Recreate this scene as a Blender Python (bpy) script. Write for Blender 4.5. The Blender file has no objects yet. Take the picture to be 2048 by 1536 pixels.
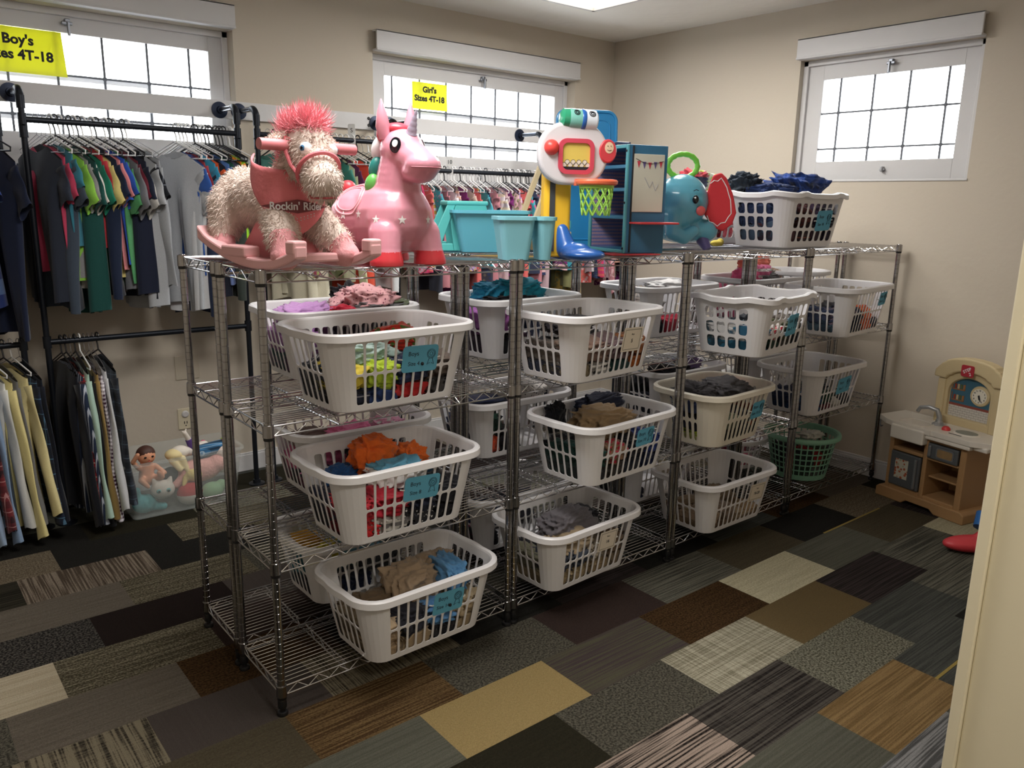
import bpy, bmesh, math, random
import numpy as np
from mathutils import Vector, Matrix, Euler

# ------------------------------------------------------------------ camera, world, lights
S = bpy.context.scene
COL = S.collection
cd = bpy.data.cameras.new('camera'); cam = bpy.data.objects.new('camera', cd); COL.objects.link(cam)
cd.sensor_width = 36.0; cd.lens = 1602.27587 / 2048 * 36; cd.clip_start = 0.02
cam.matrix_world = Matrix(((0.77623744, 0.1261863, -0.61768314, -0.876876986),
                           (-0.63019161, 0.18284452, -0.75460348, -2.19287033),
                           (0.01771936, 0.9750102, 0.22145231, 1.60303765), (0, 0, 0, 1)))
S.camera = cam
W = bpy.data.worlds.new('sky'); S.world = W; W.use_nodes = True
bg = W.node_tree.nodes['Background']; bg.inputs[0].default_value = (0.93, 0.97, 1.0, 1); bg.inputs[1].default_value = 6.5
S.view_settings.view_transform = 'Standard'; S.view_settings.look = 'None'
S.view_settings.exposure = 0.45; S.view_settings.gamma = 1.0; S.view_settings.use_curve_mapping = False

def area_light(name, loc, sx, sy, power, col, rot=(0, 0, 0)):
    l = bpy.data.lights.new(name, 'AREA'); l.shape = 'RECTANGLE'; l.size = sx; l.size_y = sy
    l.energy = power; l.color = col
    o = bpy.data.objects.new(name, l); COL.objects.link(o); o.location = loc; o.rotation_euler = rot
    return o
LAMPS = [('ceiling_lamp_and_fill_light', (2.45, 0.98, 2.70), 0.55, 1.05, 30, (1.0, 0.97, 0.93)),
         ('ceiling_lamp_and_fill_light', (0.3, -0.2, 2.70), 0.55, 1.05, 29, (1.0, 0.97, 0.93)),  # unseen near fixture, added as fill light
         ('hall_fill_light', (-0.2, -2.7, 2.70), 0.5, 0.5, 20, (1.0, 0.95, 0.86))]  # unseen hall light, added to brighten the door casing and fill the room
for a in LAMPS: area_light(*a)

# ------------------------------------------------------------------ helpers
def srgb(c):
    r = []
    for x in c[:3]:
        x = x / 255.0
        r.append(x / 12.92 if x <= 0.04045 else ((x + 0.055) / 1.055) ** 2.4)
    return (r[0], r[1], r[2], 1.0)
MC = {}
def mat(name, c, rough=0.6, metal=0.0, bump=0.0, bscale=60, coat=0.0, sub=0.0, alpha=1.0, trans=0.0, emit=0.0, sheen=0.0, noise=0.0):
    if name in MC: return MC[name]
    m = bpy.data.materials.new(name); m.use_nodes = True; nt = m.node_tree; b = nt.nodes['Principled BSDF']
    b.inputs['Base Color'].default_value = srgb(c); b.inputs['Roughness'].default_value = rough
    b.inputs['Metallic'].default_value = metal
    if coat: b.inputs['Coat Weight'].default_value = coat; b.inputs['Coat Roughness'].default_value = 0.1
    if trans: b.inputs['Transmission Weight'].default_value = trans
    if alpha < 1: b.inputs['Alpha'].default_value = alpha
    if sheen: b.inputs['Sheen Weight'].default_value = sheen
    if emit: b.inputs['Emission Color'].default_value = srgb(c); b.inputs['Emission Strength'].default_value = emit
    tc = nt.nodes.new('ShaderNodeTexCoord')
    if bump:
        n = nt.nodes.new('ShaderNodeTexNoise'); n.inputs['Scale'].default_value = bscale; n.inputs['Detail'].default_value = 4
        bp = nt.nodes.new('ShaderNodeBump'); bp.inputs['Strength'].default_value = bump; bp.inputs['Distance'].default_value = 0.01
        nt.links.new(tc.outputs['Object'], n.inputs['Vector']); nt.links.new(n.outputs[0], bp.inputs['Height'])
        nt.links.new(bp.outputs[0], b.inputs['Normal'])
    if noise:
        n = nt.nodes.new('ShaderNodeTexNoise'); n.inputs['Scale'].default_value = bscale * 0.5; n.inputs['Detail'].default_value = 3
        mx = nt.nodes.new('ShaderNodeMix'); mx.data_type = 'RGBA'
        mx.inputs[6].default_value = srgb(c); mx.inputs[7].default_value = srgb([x * (1 - noise) for x in c])
        nt.links.new(tc.outputs['Object'], n.inputs['Vector']); nt.links.new(n.outputs[0], mx.inputs[0])
        nt.links.new(mx.outputs[2], b.inputs['Base Color'])
    MC[name] = m
    return m

def fabric(c, pat='plain', c2=(240, 240, 240), scale=1.0):
    key = 'cloth_%s_%s_%s_%s' % (pat, '-'.join(map(str, c)), '-'.join(map(str, c2)) if pat != 'plain' else '', scale)
    if key in MC: return MC[key]
    m = bpy.data.materials.new('cloth'); m.use_nodes = True; nt = m.node_tree; b = nt.nodes['Principled BSDF']
    L = nt.links.new; N = nt.nodes.new
    b.inputs['Roughness'].default_value = 0.9; b.inputs['Sheen Weight'].default_value = 0.15
    b.inputs['Specular IOR Level'].default_value = 0.2
    tc = N('ShaderNodeTexCoord'); A = srgb(c); B = srgb(c2)
    def math_(op, a, bb=None, cc=None):
        n = N('ShaderNodeMath'); n.operation = op
        for i, x in enumerate((a, bb, cc)):
            if x is None: continue
            if isinstance(x, (int, float)): n.inputs[i].default_value = x
            else: L(x, n.inputs[i])
        return n.outputs[0]
    def mix(f, a, bb):
        n = N('ShaderNodeMix'); n.data_type = 'RGBA'
        if isinstance(f, (int, float)): n.inputs[0].default_value = f
        else: L(f, n.inputs[0])
        for i, x in ((6, a), (7, bb)):
            if isinstance(x, tuple): n.inputs[i].default_value = x
            else: L(x, n.inputs[i])
        return n.outputs[2]
    sp = N('ShaderNodeSeparateXYZ'); L(tc.outputs['Object'], sp.inputs[0])
    def band(ax, freq, duty, ph=0.0):
        f = math_('FRACT', math_('MULTIPLY_ADD', sp.outputs[ax], freq * scale, ph + 50))
        return math_('LESS_THAN', f, duty)
    nz = N('ShaderNodeTexNoise'); nz.inputs['Scale'].default_value = 260; nz.inputs['Detail'].default_value = 2
    L(tc.outputs['Object'], nz.inputs['Vector'])
    col = A
    if pat == 'stripe': col = mix(band(2, 28, 0.42), A, B)
    elif pat == 'wide': col = mix(band(2, 7, 0.4), A, B)
    elif pat == 'vstripe': col = mix(band(1, 55, 0.3), A, B)
    elif pat == 'check':
        x = math_('MULTIPLY', band(1, 55, 0.5), band(2, 55, 0.5)); y = math_('ADD', band(1, 55, 0.5), band(2, 55, 0.5))
        f = math_('MULTIPLY', y, 0.5); col = mix(f, A, B)
    elif pat == 'plaid':
        f = math_('MULTIPLY', math_('ADD', band(1, 14, 0.45), band(2, 14, 0.45)), 0.42)
        g = math_('MINIMUM', math_('ADD', band(1, 14, 0.06, 0.3), band(2, 14, 0.06, 0.3)), 0.6)
        col = mix(g, mix(f, A, (0.008, 0.01, 0.014, 1)), B)
    elif pat == 'floral':
        v = N('ShaderNodeTexVoronoi'); v.inputs['Scale'].default_value = 42 * scale; L(tc.outputs['Object'], v.inputs['Vector'])
        f = math_('LESS_THAN', v.outputs['Distance'], 0.42); col = mix(f, A, B)
        v2 = N('ShaderNodeTexVoronoi'); v2.inputs['Scale'].default_value = 23 * scale; L(tc.outputs['Object'], v2.inputs['Vector'])
        col = mix(math_('LESS_THAN', v2.outputs['Distance'], 0.22), col, (A[0] * .5 + .1, A[1] * .6 + .08, A[2] * .5 + .06, 1))
    elif pat == 'dots':
        v = N('ShaderNodeTexVoronoi'); v.inputs['Scale'].default_value = 70 * scale; L(tc.outputs['Object'], v.inputs['Vector'])
        col = mix(math_('LESS_THAN', v.outputs['Distance'], 0.25), A, B)
    elif pat == 'wash':
        n2 = N('ShaderNodeTexNoise'); n2.inputs['Scale'].default_value = 12; L(tc.outputs['Object'], n2.inputs['Vector'])
        col = mix(n2.outputs[0], A, B)
    dark = N('ShaderNodeMix'); dark.data_type = 'RGBA'; dark.blend_type = 'MULTIPLY'; dark.inputs[0].default_value = 0.25
    if isinstance(col, tuple): dark.inputs[6].default_value = col
    else: L(col, dark.inputs[6])
    L(nz.outputs[0], dark.inputs[7]); L(dark.outputs[2], b.inputs['Base Color'])
    bp = N('ShaderNodeBump'); bp.inputs['Strength'].default_value = 0.35; bp.inputs['Distance'].default_value = 0.002
    n3 = N('ShaderNodeTexNoise'); n3.inputs['Scale'].default_value = 35; n3.inputs['Detail'].default_value = 5
    L(tc.outputs['Object'], n3.inputs['Vector']); L(n3.outputs[0], bp.inputs['Height']); L(bp.outputs[0], b.inputs['Normal'])
    MC[key] = m
    return m

def link(name, me, m, parent=None, smooth=True):
    o = bpy.data.objects.new(name, me); COL.objects.link(o)
    if m is not None:
        for x in (m if isinstance(m, (list, tuple)) else [m]): me.materials.append(x)
    if parent is not None: o.parent = parent
    if smooth: me.polygons.foreach_set('use_smooth', [True] * len(me.polygons))
    return o

def obj(name, V, F, m, parent=None, smooth=False, mi=None):
    me = bpy.data.meshes.new(name); me.from_pydata([tuple(map(float, v)) for v in V], [], [list(map(int, f)) for f in F]); me.update()
    o = link(name, me, m, parent, smooth)
    if mi is not None: me.polygons.foreach_set('material_index', mi)
    return o

class MB:
    def __init__(s): s.V = []; s.F = []
    def add(s, V, F):
        n = len(s.V); s.V += [tuple(v) for v in V]; s.F += [[i + n for i in f] for f in F]; return s
    def box(s, x0, y0, z0, x1, y1, z1, M=None):
        V = [(x, y, z) for z in (z0, z1) for y in (y0, y1) for x in (x0, x1)]
        if M is not None: V = [tuple(M @ Vector(v)) for v in V]
        return s.add(V, [[0, 2, 3, 1], [4, 5, 7, 6], [0, 1, 5, 4], [2, 6, 7, 3], [0, 4, 6, 2], [1, 3, 7, 5]])
    def tube(s, P, r, n=8, closed=False, cap=True):
        P = [Vector(p) for p in P]; m = len(P); R = r if isinstance(r, (list, tuple)) else [r] * m
        V = []; prev = None
        for i, p in enumerate(P):
            a = P[i - 1] if (i > 0 or closed) else P[i]; b = P[(i + 1) % m] if (i < m - 1 or closed) else P[i]
            t = (b - a); t = t.normalized() if t.length > 1e-9 else Vector((0, 0, 1))
            if prev is None: u = t.orthogonal().normalized()
            else:
                u = prev - t * prev.dot(t); u = u.normalized() if u.length > 1e-6 else t.orthogonal().normalized()
            prev = u; w = t.cross(u)
            for k in range(n):
                an = 2 * math.pi * k / n; V.append(p + (u * math.cos(an) + w * math.sin(an)) * R[i])
        F = []
        for i in range(m if closed else m - 1):
            j = (i + 1) % m
            for k in range(n): F.append([i * n + k, i * n + (k + 1) % n, j * n + (k + 1) % n, j * n + k])
        if cap and not closed: F += [list(range(n))[::-1], [(m - 1) * n + k for k in range(n)]]
        return s.add(V, F)
    def lathe(s, prof, c=(0, 0, 0), n=24, M=None, sx=1, sy=1, cap=True):
        V = []
        for (r, z) in prof:
            for k in range(n):
                a = 2 * math.pi * k / n; v = Vector((c[0] + r * math.cos(a) * sx, c[1] + r * math.sin(a) * sy, c[2] + z))
                V.append(M @ v if M is not None else v)
        m = len(prof); F = []
        for i in range(m - 1):
            for k in range(n): F.append([i * n + k, i * n + (k + 1) % n, (i + 1) * n + (k + 1) % n, (i + 1) * n + k])
        if cap and prof[0][0] > 1e-6: F.append(list(range(n))[::-1])
        if cap and prof[-1][0] > 1e-6: F.append([(m - 1) * n + k for k in range(n)])
        return s.add(V, F)
    def ball(s, c, r, n=16, M=None):
        r = r if isinstance(r, (tuple, list)) else (r, r, r); V = []; F = []; m = n // 2
        for i in range(m + 1):
            th = math.pi * i / m
            for k in range(n):
                a = 2 * math.pi * k / n
                v = Vector((r[0] * math.sin(th) * math.cos(a), r[1] * math.sin(th) * math.sin(a), -r[2] * math.cos(th)))
                if M is not None: v = M @ v
                V.append(v + Vector(c))
        for i in range(m):
            for k in range(n): F.append([i * n + k, i * n + (k + 1) % n, (i + 1) * n + (k + 1) % n, (i + 1) * n + k])
        return s.add(V, F)
    def prism(s, P, h, M=None):      # polygon in xy extruded along z 0..h
        n = len(P); V = [Vector((p[0], p[1], 0)) for p in P] + [Vector((p[0], p[1], h)) for p in P]
        if M is not None: V = [M @ v for v in V]
        F = [list(range(n))[::-1], list(range(n, 2 * n))] + [[i, (i + 1) % n, n + (i + 1) % n, n + i] for i in range(n)]
        return s.add(V, F)
    def obj(s, name, m, parent=None, smooth=False, bevel=0, seg=2):
        o = obj(name, s.V, s.F, m, parent, smooth)
        if smooth: o.data.set_sharp_from_angle(angle=0.7)
        if bevel:
            b = o.modifiers.new('b', 'BEVEL'); b.width = bevel; b.segments = seg; b.limit_method = 'ANGLE'; b.angle_limit = 0.6
            b.harden_normals = False
        return o

def tag(o, label, cat, group=None):
    o['label'] = label; o['category'] = cat
    if group: o['group'] = group
    return o
def thing(name, label, cat, loc=(0, 0, 0), rz=0, group=None):
    o = bpy.data.objects.new(name, None); COL.objects.link(o); o.location = loc; o.rotation_euler = (0, 0, rz); o.empty_display_size = 0.05
    return tag(o, label, cat, group)
def struct(o): o['kind'] = 'structure'; return o
def kids(o): return [c for c in bpy.data.objects if c.parent == o]
def dup(r0, loc, rz=0, label=None, tree=None):
    r = r0.copy(); COL.objects.link(r); r.location = loc; r.rotation_euler = (0, 0, rz)
    if label: r['label'] = label
    for ch, gs in tree:
        c = ch.copy(); COL.objects.link(c); c.parent = r
        for g in gs:
            d = g.copy(); COL.objects.link(d); d.parent = c
    return r
def tree_of(r): return [(c, kids(c)) for c in kids(r)]
def rrect(w, h, r, n=6, cx=0, cy=0):
    P = []
    for k, (sx, sy) in enumerate([(1, 1), (-1, 1), (-1, -1), (1, -1)]):
        for i in range(n + 1):
            a = math.pi / 2 * (k + i / n); P.append((cx + sx * (w / 2 - r) + r * math.cos(a), cy + sy * (h / 2 - r) + r * math.sin(a)))
    return P
def frame_M(loc, xa, ya):      # local x->xa, y->ya, z->xa x ya
    x = Vector(xa).normalized(); y = Vector(ya); y = (y - x * y.dot(x)).normalized(); z = x.cross(y)
    return Matrix(((x[0], y[0], z[0], loc[0]), (x[1], y[1], z[1], loc[1]), (x[2], y[2], z[2], loc[2]), (0, 0, 0, 1)))
def text(name, s, size, m, parent, M, ext=0.0004, bold=0.0, align='CENTER', spacing=1.0):
    c = bpy.data.curves.new('t', 'FONT'); c.body = s; c.size = size; c.extrude = ext; c.align_x = align; c.align_y = 'CENTER'
    c.offset = bold; c.space_line = spacing; c.resolution_u = 3
    t = bpy.data.objects.new('t', c); COL.objects.link(t)
    dg = bpy.context.evaluated_depsgraph_get(); me = bpy.data.meshes.new_from_object(t.evaluated_get(dg))
    bpy.data.objects.remove(t); me.materials.clear(); me.transform(M)
    return link(name, me, m, parent, False)
def blob(name, parts, m, parent, voxel=0.006, smooth=6, fn=None, decim=None, cuts=None):
    """one continuous skin over balls and tapering limbs"""
    mb = MB()
    for p in parts:
        if len(p) == 2: mb.ball(p[0], p[1], 20)
        elif len(p) == 3: mb.ball(p[0], p[1], 20, Euler(p[2]).to_matrix())
        else:
            a, ra, b, rb = Vector(p[0]), p[1], Vector(p[2]), p[3]; n = max(2, int((b - a).length / (min(ra, rb) * 0.35)) + 1)
            for i in range(n + 1):
                t = i / n; mb.ball(a.lerp(b, t), ra + (rb - ra) * t, 14)
    o = mb.obj('tmp', None)
    r = o.modifiers.new('r', 'REMESH'); r.mode = 'VOXEL'; r.voxel_size = voxel
    s_ = o.modifiers.new('s', 'SMOOTH'); s_.factor = 0.5; s_.iterations = smooth
    dg = bpy.context.evaluated_depsgraph_get(); me = bpy.data.meshes.new_from_object(o.evaluated_get(dg))
    bpy.data.objects.remove(o)
    me.materials.clear()
    q = link(name, me, m, parent, True)
    if fn:
        me.polygons.foreach_set('material_index', [fn(p.center) for p in me.polygons])
    return q

rng = np.random.default_rng(7)
def fold(P, seed, freq=1.0, warp=0.8):
    g = np.random.default_rng(seed); out = np.zeros(len(P)); tot = 0; main = g.normal(size=3) * np.array([1, 1, .35]); main /= np.linalg.norm(main)
    for k in range(6):
        d = g.normal(size=3) * 0.55 + main; d /= np.linalg.norm(d); f = freq * (2.0 + 1.9 * k); ph = g.uniform(0, 6.28, 2)
        e = g.normal(size=3)
        w = np.sin(P @ e * 2.1 * freq + ph[1]) * warp * 1.6
        a = 1.0 / (1 + k * 0.55); out += a * ((1 - np.abs(np.sin(P @ d * f + ph[0] + w))) ** 1.7 * 1.9 - .62); tot += a
    return out / tot

# ------------------------------------------------------------------ shared materials
M_wall = mat('wall_paint', (195, 185, 170), 0.85, bump=0.12, bscale=30)
M_ceil = mat('ceiling_plaster', (236, 233, 226), 0.9, bump=0.9, bscale=7)
M_trim = mat('trim_paint', (204, 203, 204), 0.5, bump=0.08, bscale=25)
M_case = mat('casing_paint', (226, 217, 190), 0.42, bump=0.05, bscale=30)
M_chrome = mat('chrome_wire', (200, 200, 202), 0.2, 1.0)
M_post = mat('chrome_post', (160, 159, 160), 0.13, 1.0)
M_black = mat('black_plastic', (18, 18, 20), 0.45)
M_pipe = mat('black_iron_pipe', (34, 38, 46), 0.42, 0.6)
M_lead = mat('window_lead', (92, 96, 104), 0.6)
M_white = mat('basket_plastic', (222, 221, 224), 0.35, sub=0.1)
M_bluecard = mat('blue_tag_card', (92, 166, 196), 0.8)
M_paper = mat('paper_tag', (226, 216, 200), 0.8)
M_ink = mat('ink', (24, 26, 34), 0.7)
M_yel = mat('yellow_sign_paper', (232, 236, 60), 0.8)
def glassmat():
    m = bpy.data.materials.new('window_glass'); m.use_nodes = True; nt = m.node_tree
    for n in list(nt.nodes): nt.nodes.remove(n)
    o = nt.nodes.new('ShaderNodeOutputMaterial'); mx = nt.nodes.new('ShaderNodeMixShader'); t = nt.nodes.new('ShaderNodeBsdfTransparent')
    g = nt.nodes.new('ShaderNodeBsdfGlossy'); g.inputs['Roughness'].default_value = 0.05
    f = nt.nodes.new('ShaderNodeFresnel'); f.inputs[0].default_value = 1.3
    nt.links.new(f.outputs[0], mx.inputs[0]); nt.links.new(t.outputs[0], mx.inputs[1]); nt.links.new(g.outputs[0], mx.inputs[2]); nt.links.new(mx.outputs[0], o.inputs[0])
    return m
M_glass = glassmat()
def clearplastic(name, col, opac):
    m = bpy.data.materials.new(name); m.use_nodes = True; nt = m.node_tree; b = nt.nodes['Principled BSDF']
    b.inputs['Base Color'].default_value = srgb(col); b.inputs['Roughness'].default_value = 0.55; b.inputs['Specular IOR Level'].default_value = 0.12; b.inputs['Alpha'].default_value = opac
    return m
M_bin = clearplastic('clear_bin_plastic', (205, 212, 210), 0.2)
M_frost = clearplastic('frosted_strip', (222, 226, 226), 0.6)

# ------------------------------------------------------------------ room shell
XL, XR, YB, YF, ZC = -1.6, 3.8, 2.364, -1.7, 2.794
def wall_with_holes(name, axis, a0, a1, z0, z1, holes, p0, p1, m):
    """axis 'x': wall runs along x between p0<p1 in y; holes = [(a0,a1,z0,z1)]"""
    mb = MB(); A = sorted({a0, a1} | {h[0] for h in holes} | {h[1] for h in holes}); Z = sorted({z0, z1} | {h[2] for h in holes} | {h[3] for h in holes})
    for i in range(len(A) - 1):
        for j in range(len(Z) - 1):
            ca, cz = (A[i] + A[i + 1]) / 2, (Z[j] + Z[j + 1]) / 2
            if any(h[0] < ca < h[1] and h[2] < cz < h[3] for h in holes): continue
            if axis == 'x': mb.box(A[i], p0, Z[j], A[i + 1], p1, Z[j + 1])
            else: mb.box(p0, A[i], Z[j], p1, A[i + 1], Z[j + 1])
    o = mb.obj(name, m)
    bm = bmesh.new(); bm.from_mesh(o.data); bmesh.ops.remove_doubles(bm, verts=bm.verts, dist=1e-5)
    seen = {}
    for f in bm.faces: seen.setdefault(tuple(round(x, 4) for x in f.calc_center_median()), []).append(f)
    bmesh.ops.delete(bm, geom=[f for fs in seen.values() if len(fs) > 1 for f in fs], context='FACES_ONLY')
    bm.to_mesh(o.data); bm.free()
    return struct(o)
W1 = (-0.83, 0.86, 1.71, 2.48); W2 = (1.715, 3.40, 1.71, 2.48); W3 = (-0.29, 0.77, 1.77, 2.48)
wall_with_holes('wall_back', 'x', XL, XR + 0.25, 0, ZC, [W1, W2], YB, YB + 0.22, M_wall)
wall_with_holes('wall_right', 'y', -3.4, YB, 0, ZC, [W3], XR, XR + 0.22, M_wall)
wall_with_holes('wall_left', 'y', -3.4, YB, 0, ZC, [], XL - 0.15, XL, M_wall)
wall_with_holes('wall_front', 'x', XL, XR, 0, ZC, [(-1.05, 0.655, -0.1, 2.2)], YF - 0.14, YF, M_wall)
wall_with_holes('wall_hall', 'x', XL, XR, 0, ZC, [], -3.4, -3.25, M_wall)
struct(MB().box(XL - 0.15, -3.4, ZC, XR + 0.25, YB + 0.25, ZC + 0.1).obj('ceiling', M_ceil))
# door casing, seen close at the right edge of the view
cs = MB()
cs.box(0.640, YF, 0, 0.670, YF + 0.022, 2.24); cs.box(0.667, YF, 0, 0.713, YF + 0.016, 2.24); cs.box(0.710, YF, 0, 0.745, YF + 0.026, 2.24)
cs.box(-1.13, YF, 0, -1.04, YF + 0.02, 2.24); cs.box(-1.13, YF, 2.19, 0.745, YF + 0.022, 2.28)
cs.box(0.650, YF - 0.14, 0, 0.657, YF, 2.2); cs.box(-1.052, YF - 0.14, 0, -1.045, YF, 2.2)
struct(cs.obj('trim_1', M_case, bevel=0.004))
bb = MB(); prof = [(0, 0), (0.016, 0), (0.016, 0.085), (0.010, 0.10), (0.0, 0.108)]
struct(MB().box(XL, YB - 0.014, 0, XR, YB, 0.10).box(XL, YB - 0.009, 0.10, XR, YB, 0.112).obj('baseboard_back', M_trim, bevel=0.003))
struct(MB().box(XR - 0.014, YF, 0, XR, YB - 0.014, 0.10).box(XR - 0.009, YF, 0.10, XR, YB - 0.014, 0.115).obj('baseboard_right', M_trim, bevel=0.003))
# painted board the garment racks are bolted to
bd = struct(MB().box(XL, YB - 0.02, 2.018, 3.30, YB, 2.112).obj('trim_2', M_trim, bevel=0.003))
bt = MB()
for x in (0.86, 1.0, 1.60, 1.69):
    pass
for x, z in ((0.895, 2.045), (1.668, 2.085), (1.668, 2.045)): bt.lathe([(0.0095, 0), (0.0095, 0.002), (0.006, 0.004)], n=12, M=Matrix.Translation((x, YB - 0.0195, z)) @ Matrix.Rotation(math.pi / 2, 4, 'X'))
bt.obj('bolt_head', M_black, bd)

# ---- windows
def window(name, ax, o, glass, vx, hz, depth, right=False):
    """o=(a0,a1,z0,z1) opening, glass=(a0,a1,z0,z1), sash plane `depth` behind the wall face"""
    def B(mb, a0, z0, a1, z1, d0, d1):
        if ax == 'x': mb.box(a0, YB + d0, z0, a1, YB + d1, z1)
        else: mb.box(XR + d0, a0, z0, XR + d1, a1, z1)
        return mb
    mb = MB(); B(mb, o[0], o[2], glass[0], o[3], depth, depth + 0.035); B(mb, glass[1], o[2], o[1], o[3], depth, depth + 0.035)
    B(mb, glass[0], o[2], glass[1], glass[2], depth, depth + 0.035); B(mb, glass[0], glass[3], glass[1], o[3], depth, depth + 0.035)
    w = struct(mb.obj(name, M_trim, bevel=0.002))
    st = MB(); e = 0.032
    B(st, o[0], o[2], o[0] + e, o[3], depth - 0.02, depth); B(st, o[1] - e, o[2], o[1], o[3], depth - 0.02, depth); B(st, o[0], o[3] - e, o[1], o[3], depth - 0.02, depth)
    st.obj('stop_molding', M_trim, w, bevel=0.003)
    mt = MB()
    for v in vx: B(mt, v - 0.0052, glass[2], v + 0.0052, glass[3], depth + 0.010, depth + 0.018)
    for h in hz: B(mt, glass[0], h - 0.0048, glass[1], h + 0.0048, depth + 0.010, depth + 0.018)
    for v in vx:
        for h in hz:
            B(mt, v - 0.008, h - 0.008, v + 0.008, h + 0.008, depth + 0.008, depth + 0.019)
    mt.obj('muntin', M_lead, w)
    B(MB(), glass[0], glass[2], glass[1], glass[3], depth + 0.013, depth + 0.015).obj('window_glass', M_glass, w)
    c = (o[0] + o[1]) / 2 + (0.06 if ax == 'x' else -0.02)
    lt = MB(); B(lt, c - 0.012, o[3] - 0.075, c + 0.012, o[3] - 0.045, depth - 0.03, depth); B(lt, c - 0.006, o[3] - 0.125, c + 0.006, o[3] - 0.06, depth - 0.045, depth - 0.028)
    B(lt, c - 0.028, o[3] - 0.075, c + 0.02, o[3] - 0.06, depth - 0.035, depth - 0.02)
    lt.obj('latch', mat('latch_metal', (128, 132, 140), 0.35, 0.8), w, bevel=0.003)
    kb = MB(); B(kb, c - 0.03, o[2] + 0.05, c + 0.0, o[2] + 0.062, depth - 0.02, depth); B(kb, c - 0.022, o[2] + 0.045, c - 0.008, o[2] + 0.075, depth - 0.03, depth)
    kb.obj('catch', mat('catch_metal', (176, 178, 182), 0.4, 0.5), w, bevel=0.004)
    # head box
    hb = MB(); hd = 0.055
    B(hb, o[0], o[3] + 0.008, o[1], o[3] + 0.118, -hd, -hd + 0.014); B(hb, o[0], o[3] + 0.108, o[1], o[3] + 0.118, -hd, 0); B(hb, o[0], o[3] + 0.0, o[1], o[3] + 0.012, -hd - 0.006, 0.0)
    hb.obj('head_box', M_trim, w, bevel=0.003)
    sl = MB(); B(sl, o[0] - 0.004, o[2] - 0.012, o[1] + 0.004, o[2], -0.006, depth); sl.obj('sill', M_trim, w, bevel=0.003)
    return w
vx2 = [1.913 + 0.2085 * i for i in range(7)]
window('window_1', 'x', W1, (-0.70, 0.758, 1.895, 2.372), [0.656 - 0.213 * i for i in range(7)], [2.176, 1.977], 0.10)
window('window_2', 'x', W2, (1.852, 3.295, 1.895, 2.367), vx2, [2.174, 1.977], 0.10)
window('window_3', 'y', W3, (-0.178, 0.640, 1.880, 2.363), [0.53, 0.322, 0.113, -0.098], [2.166, 1.956], 0.06)
# outer storm frames seen through the two back windows
for x0, x1 in ((-0.60, 0.46), (1.98, 2.99)):
    o = MB().box(x0, 2.50, 2.155, x1, 2.52, 2.175).box(x1 - 0.02, 2.50, 1.96, x1, 2.52, 2.155).box(x0, 2.50, 1.955, x1, 2.525, 1.985).obj('storm_frame', M_trim)
    tag(o, 'pale outer storm frame behind the glass of the %s window' % ('left sign-bearing' if x0 < 0 else 'centre sign-bearing'), 'window frame')
    MB().box(x0, 2.508, 2.10, x1 - 0.02, 2.512, 2.155).obj('frosted_strip', M_frost, o)
# paper signs
def sign(label, x0, x1, z0, z1, l1, l2, s1, skew=0.0):
    o = MB().add([(x0, YB + 0.098, z0), (x1 + skew, YB + 0.098, z0), (x1, YB + 0.098, z1), (x0, YB + 0.098, z1), (x0, YB + 0.0986, z0), (x1 + skew, YB + 0.0986, z0), (x1, YB + 0.0986, z1), (x0, YB + 0.0986, z1)],
        [[0, 1, 2, 3], [7, 6, 5, 4], [0, 4, 5, 1], [1, 5, 6, 2], [2, 6, 7, 3], [3, 7, 4, 0]]).obj('size_sign', M_yelT)
    tag(o, label, 'sign', 'yellow size signs in the windows')
    cx = (x0 + x1) / 2
    M = lambda x, z: Matrix.Translation((x, YB + 0.0975, z)) @ Matrix.Rotation(math.pi / 2, 4, 'X')
    h = z1 - z0
    text('lettering', l1, s1, M_ink, o, M(cx, z1 - h * 0.27), bold=0.0022); text('lettering', l2, s1, M_ink, o, M(cx, z1 - h * 0.60), bold=0.0022)
M_yelT = mat('yellow_sign_paper_thin', (238, 240, 70), 0.8)
_b = M_yelT.node_tree; _n = _b.nodes.new('ShaderNodeBsdfTranslucent'); _n.inputs[0].default_value = srgb((244, 244, 60)); _m = _b.nodes.new('ShaderNodeMixShader'); _m.inputs[0].default_value = 0.22
_b.links.new(_b.nodes['Principled BSDF'].outputs[0], _m.inputs[1]); _b.links.new(_n.outputs[0], _m.inputs[2]); _b.links.new(_m.outputs[0], _b.nodes['Material Output'].inputs[0])
sign("yellow paper sign reading Boy's Sizes 4T-18, taped in the left window", -0.33, 0.045, 2.165, 2.37, "Boy's", "Sizes 4T-18", 0.062, 0.012)
sign("yellow paper sign reading Girl's Sizes 4T-18, taped in the centre window", 2.055, 2.325, 2.185, 2.352, "Girl's", "Sizes 4T-18", 0.050, 0.006)
# outlet and blank plate
o = MB().box(0.425, YB - 0.006, 0.315, 0.505, YB, 0.435).obj('wall_outlet', mat('plate_ivory', (214, 204, 178), 0.4), bevel=0.002)
tag(o, 'ivory electrical outlet plate low on the back wall', 'outlet')
MB().lathe([(0.02, 0), (0.02, 0.004), (0.014, 0.009)], n=20, M=Matrix.Translation((0.465, YB - 0.006, 0.402)) @ Matrix.Rotation(math.pi / 2, 4, 'X')).obj('plug_cover', M_trim, o, True)
MB().box(0.456, YB - 0.0075, 0.345, 0.460, YB - 0.006, 0.360).box(0.470, YB - 0.0075, 0.345, 0.474, YB - 0.006, 0.360).box(0.4625, YB - 0.0075, 0.332, 0.468, YB - 0.006, 0.338).obj('socket_slot', M_black, o)
o = MB().box(0.43, YB - 0.005, 0.60, 0.56, YB, 0.735).obj('blank_wall_plate', mat('plate_wall', (190, 180, 162), 0.5), bevel=0.002)
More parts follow.
